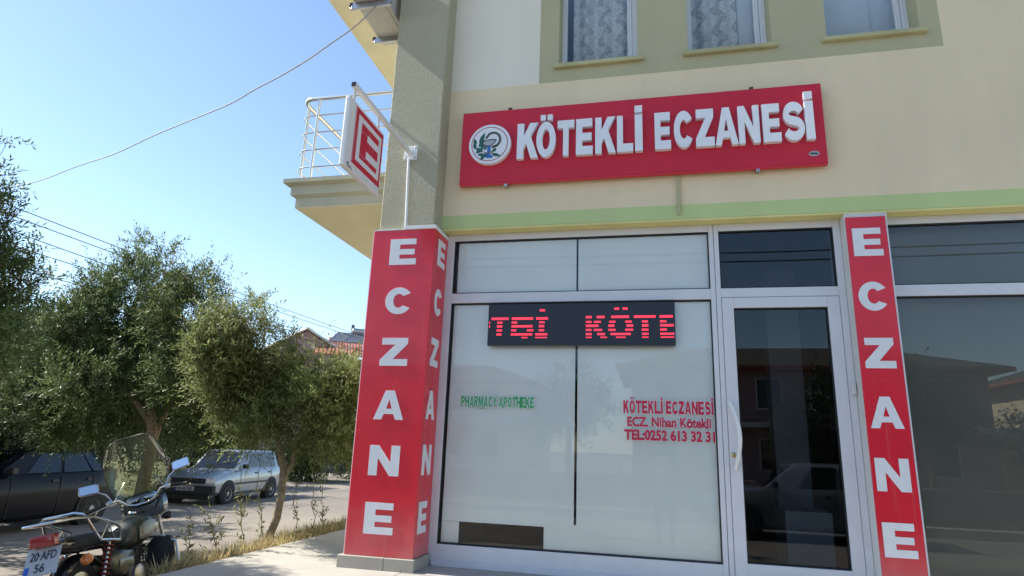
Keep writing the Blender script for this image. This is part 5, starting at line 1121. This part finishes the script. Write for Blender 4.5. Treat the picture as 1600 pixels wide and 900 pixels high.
# second roof behind carrying the solar heater
hpart(MB().box(hx(498, 8), hx(620, 8), 8, 14, 0, hz(560, 555, 8)), 'rear_wall', 'mauve'); 
m_ = MB()
for i in range(24):
    xx = hx(496, 7.4)+i*.22; r0 = []; r1 = []
    for k in range(6):
        t = math.pi*k/5; r0.append((xx+.11-.105*math.cos(t), 7.4, hz(540, 552, 7.4)+.08*math.sin(t))); r1.append((xx+.11-.105*math.cos(t), 11.5, hz(540, 522, 11.5)+.08*math.sin(t)))
    m_.loft([r0, r1])
tag(hpart(m_, 'rear_roof', 'roof_tile'), kind='stuff')
so = thing('solar_heater', 'solar water heater with three panels and a tank on the red roof', 'solar heater', (0, 0, 0)); so.location = hs_.location; so.rotation_euler = hs_.rotation_euler
for k in range(3):
    ua = 497+k*24.5; q_ = [(hx(ua, 7.2), 7.2, hz(530, 526, 7.2)), (hx(ua+23.5, 7.2), 7.2, hz(530, 526, 7.2)), (hx(ua+23.5+13, 8.6), 8.6, hz(530, 511.5, 8.6)), (hx(ua+13, 8.6), 8.6, hz(530, 511.5, 8.6))]
    MB().add([Vector(p) for p in q_]+[Vector(p)+Vector((0, .02, -.09)) for p in q_], [(0,1,2,3),(4,7,6,5),(0,4,5,1),(1,5,6,2),(2,6,7,3),(3,7,4,0)]).build('panel', 'solar', so)
    fr2 = MB()
    for i in range(4): fr2.tube([Vector(q_[i]), Vector(q_[(i+1) % 4])], .04, 4)
    fr2.build('panel_frame', 'tank_grey', so)
MB().tube([(hx(q_, 8.8), 8.8, hz(545, 507.5, 8.8)) for q_ in (531, 533, 560, 563)], [.14, .23, .23, .14], 16).build('tank', 'tank_grey', so, smooth=True)
MB().box(hx(530, 8.8), hx(535, 8.8), 8.7, 8.9, hz(532, 507, 8.8), hz(532, 496.5, 8.8)).build('header_tank', 'solar', so)
lg = MB()
for u_ in (505, 530, 560, 575): lg.cyl((hx(u_, 7.6), 7.6, hz(540, 540, 7.6)), (hx(u_, 7.6), 7.6, hz(540, 524, 7.6)), .03, 5); lg.cyl((hx(u_, 8.7), 8.7, hz(540, 535, 8.7)), (hx(u_, 8.7), 8.7, hz(540, 509, 8.7)), .03, 5)
lg.build('stand', 'tank_grey', so)

# ================================================================== ACROSS THE STREET (seen mirrored in the glass)
kerb = MB(); kerb.box(-40, 60, -10.75, -10.5, -.7, -.36); tag(kerb.build('kerb', 'concrete', bevel=.02), kind='structure')
n = 5000; gx = -6+rng.random(n)*26; gy = -10.8-rng.random(n)*2.4; P = np.stack([gx, gy, np.full(n, -.46)], 1); D = unit(rng.normal(size=(n, 3))*.5+np.array([0, 0, 1])); S = unit(np.cross(D, rng.normal(size=(n, 3))))
tag(leaf_object('verge_grass', P, D, S, .06+.14*rng.random(n), .012+.01*rng.random(n), 'weed_leaf'), 'green verge across the street mirrored in the right window', 'grass', kind='stuff')
gwall = tag(MB().box(-12, 30, -13.6, -13.35, -.6, .35).build('garden_wall', 'mauve', bevel=.02), 'low garden wall across the street mirrored in the shop glass', 'wall')
def facing_house(x0, x1_, y0, label, eave, tag_mat):
    h = thing('facing_house', label, 'house', ((x0+x1_)/2, y0, -.45), 'houses across the street')
    sub(MB().box(x0, x1_, y0-8, y0, -.5, eave).build('wall', tag_mat), h)
    sub(MB().box(x0-.7, x1_+.7, y0-8.7, y0+.8, eave, eave+.16).build('eave', 'roof_tile'), h)
    rf = MB(); rf.loft([[(x0-.7, y0+.8, eave+.16), (x1_+.7, y0+.8, eave+.16), (x1_+.7, y0-8.7, eave+.16), (x0-.7, y0-8.7, eave+.16)], [(x0+3.2, y0-3.6, eave+1.6), (x1_-3.2, y0-3.6, eave+1.6), (x1_-3.2, y0-4.2, eave+1.6), (x0+3.2, y0-4.2, eave+1.6)]]); sub(rf.build('roof', 'bark_dark'), h)
    sub(MB().box(x0-.2, x1_+.2, y0+.01, y0+1.3, 2.2, 2.4).build('balcony', 'fascia_white'), h)
    k = x0+1
    while k < x1_-1.4:
        for z0, z1 in ((.4, 1.8), (3.0, 4.4)):
            if z1 < eave: wn_ = sub(MB().box(k, k+1.1, y0-.02, y0+.03, z0, z1).build('window', 'fascia_white'), h); pn_ = MB().box(k+.07, k+1.03, y0+.032, y0+.04, z0+.07, z1-.07).build('pane', 'car_glass'); pn_.parent = wn_
        k += 2.2
facing_house(-1.0, 13.5, -24, 'two storey house across the street mirrored in the door glass', 4.7, 'mauve'); facing_house(16.5, 26, -25, 'house across the street mirrored in the right hand window', 4.6, 'cream')
facing_house(-24, -7, -30, 'house across the street mirrored in the left part of the glass', 4.5, 'pale')
def fir(x, y, h, label):
    g0 = -.45; t = thing('fir_tree', label, 'tree', (x, y, g0), 'trees across the street'); sub(MB().tube([(x, y, g0-.1), (x, y, g0+h)], [.14, .02], 8).build('trunk', 'bark_dark'), t)
    n = 9000; zz = rng.random(n)**1.4; rad = (1-zz)*h*.24*(.35+.65*np.abs(np.sin(zz*h*4.5)))*rng.random(n)**.4; a = rng.random(n)*6.283
    P = np.stack([x+np.cos(a)*rad, y+np.sin(a)*rad, g0+.5+zz*(h-.5)-rad*.25], 1); D = unit(np.stack([np.cos(a), np.sin(a), -.2+0*a], 1)+rng.normal(size=(n, 3))*.3); S = unit(np.cross(D, np.array([0, 0, 1.])+rng.normal(size=(n, 3))*.3))
    sub(leaf_object('crown', P, D, S, .18+.12*rng.random(n), np.full(n, .05), 'fir_leaf'), t)
fir(12.0, -15.0, 5.6, 'slim fir tree across the street mirrored in the right hand window')
def street_tree(x, y, h, rad, label):
    g0 = -.45; t = thing('leafy_tree', label, 'tree', (x, y, g0), 'trees across the street'); sub(MB().tube([(x, y, g0-.1), (x+.05, y, g0+h*.4), (x, y, g0+h*.75)], [.11, .09, .04], 8).build('trunk', 'bark_dark', smooth=True), t)
    bl = [((x+random.uniform(-.6, .6)*rad, y+random.uniform(-.6, .6)*rad, g0+h*random.uniform(.42, .85)), rad*random.uniform(.35, .55)) for _ in range(10)]
    sub(foliage('crown', bl, 600, 10, .13, .055, .45, 'tree_leaf', None, gap=-.5, gs=2.5), t)
for a in ((4.4, -12.6, 3.9, 1.4, 'round garden tree across the street mirrored left of the door handle'), (7.4, -14.4, 4.2, 1.5, 'round garden tree across the street mirrored in the middle of the door'), (9.8, -12.7, 3.4, 1.2, 'small garden tree across the street mirrored by the fir'), (-2.5, -13, 4.0, 1.4, 'garden tree across the street mirrored in the display glass'), (15.5, -14.5, 4.2, 1.6, 'garden tree across the street mirrored at the right edge')): street_tree(*a)

# ================================================================== PHOTOGRAPHER (seen only as a faint mirror image in the display glass)
def person():
    fx, fy, g0 = 0.14, -6.02, gz(0.1, -6.0)
    t = thing('person', 'standing person in pale top and dark trousers holding up a phone, mirrored in the glass', 'person', (fx, fy, g0))
    H = 1.0-0.10-g0                                     # head centre height
    J = {}; E_ = []
    def v(n, x, y, z, r): J[n] = ((x, y, z), r)
    v('pel', 0, 0, .92, .145); v('waist', 0, .01, 1.06, .13); v('chest', 0, .02, 1.25, .15); v('neck0', 0, .02, 1.39, .075); v('neck', 0, .03, 1.45, .055); v('head', 0, .06, 1.55, .092); v('crown', 0, .05, 1.64, .075)
    for s, n in ((-1, 'l'), (1, 'r')):
        v('hip'+n, s*.10, 0, .86, .095); v('knee'+n, s*.12, .03, .48, .062); v('ank'+n, s*.13, 0, .09, .042); v('toe'+n, s*.14, .15, .04, .04)
        v('sh'+n, s*.17, .02, 1.35, .062); v('el'+n, s*.24 if s > 0 else -.30, .16, 1.16, .046)
    v('wrl', -.19, .36, 1.50, .030); v('wrr', -.06, .36, 1.47, .030); v('hal', -.19, .41, 1.55, .034); v('har', -.085, .41, 1.52, .034)
    E_ = [('pel','waist'),('waist','chest'),('chest','neck0'),('neck0','neck'),('neck','head'),('head','crown')]
    for n in 'lr': E_ += [('pel','hip'+n),('hip'+n,'knee'+n),('knee'+n,'ank'+n),('ank'+n,'toe'+n),('chest','sh'+n),('sh'+n,'el'+n),('el'+n,'wr'+n),('wr'+n,'ha'+n)]
    names = list(J); ix = {n: i for i, n in enumerate(names)}; k = H/1.56
    def grow(vs_, es_, rs_, name, material, root=0):
        me = bpy.data.meshes.new(name); me.from_pydata(vs_, es_, []); o = bpy.data.objects.new(name, me); COL.objects.link(o)
        sk = o.modifiers.new('skin', 'SKIN'); su = o.modifiers.new('sub', 'SUBSURF'); su.levels = 2; su.render_levels = 2
        if not me.skin_vertices: me.skin_vertices.new()
        for i, r_ in enumerate(rs_): me.skin_vertices[0].data[i].radius = (r_, r_)
        me.skin_vertices[0].data[root].use_root = True
        bpy.context.view_layer.update(); m2 = bpy.data.meshes.new_from_object(o.evaluated_get(bpy.context.evaluated_depsgraph_get())); bpy.data.objects.remove(o); m2.name = name; m2.materials.clear()
        return sub(link(name, m2, material, smooth=True), t)
    W = lambda p: (fx+p[0]*k, fy+p[1]*k, g0+p[2]*k)
    body = grow([W(J[n][0]) for n in names], [(ix[a], ix[b]) for a, b in E_], [J[n][1]*k for n in names], 'body', 'skin')
    for nm in ('shirt', 'trousers', 'hair'): body.data.materials.append(M[nm])
    for p in body.data.polygons:
        c = p.center; z = (c.z-g0)/k; y = (c.y-fy)/k; arm = abs((c.x-fx)/k) > .2 or y > .2
        p.material_index = 3 if (z > 1.50 and (y < .05 or z > 1.63)) else (0 if z > 1.43 or (y > .26 and z > 1.1) else (1 if z > .90 else 2))
    for s, px_ in ((-1, -.19), (1, -.085)):              # fingers closed on the phone
        for f_ in range(4):
            b0 = (px_, .415, 1.535+f_*.018-.02); tip = (px_-s*.035, .455, 1.55+f_*.018-.02); grow([W(b0), W((px_-s*.005, .45, b0[2]+.01)), W(tip)], [(0, 1), (1, 2)], [.009*k, .0085*k, .007*k], 'finger', 'skin')
        grow([W((px_, .40, 1.50)), W((px_-s*.025, .40, 1.525)), W((px_-s*.04, .41, 1.545))], [(0, 1), (1, 2)], [.011*k, .010*k, .008*k], 'thumb', 'skin')
    for s in (-1, 1): sub(MB().lathe([(.012*k, 0), (.009*k, .006), (.002, .008)], W((s*.032, .142, 1.565)), (0, 1, 0), 8).build('eye', 'black'), t)
    sub(MB().lathe([(.016*k, 0), (.012*k, .02), (.003, .026)], W((0, .14, 1.535)), (0, 1, -.2), 8).build('nose', 'skin', smooth=True), t)
    sub(MB().box(fx-.022*k, fx+.022*k, fy+.138*k, fy+.152*k, g0+1.497*k, g0+1.506*k).build('mouth', 'shirt'), t)
    ph = thing('phone', 'dark phone held up by the mirrored photographer', 'phone', (0, -5.60, .93)); sub(MB().box(-.072, .072, -5.60, -5.592, .93, 1.005, .004).build('case', 'black'), ph); sub(MB().lathe([(.008, 0), (.008, .003)], (-.05, -5.592, .985), (0, 1, 0), 10).build('lens', 'lamp_glass'), ph)
person()
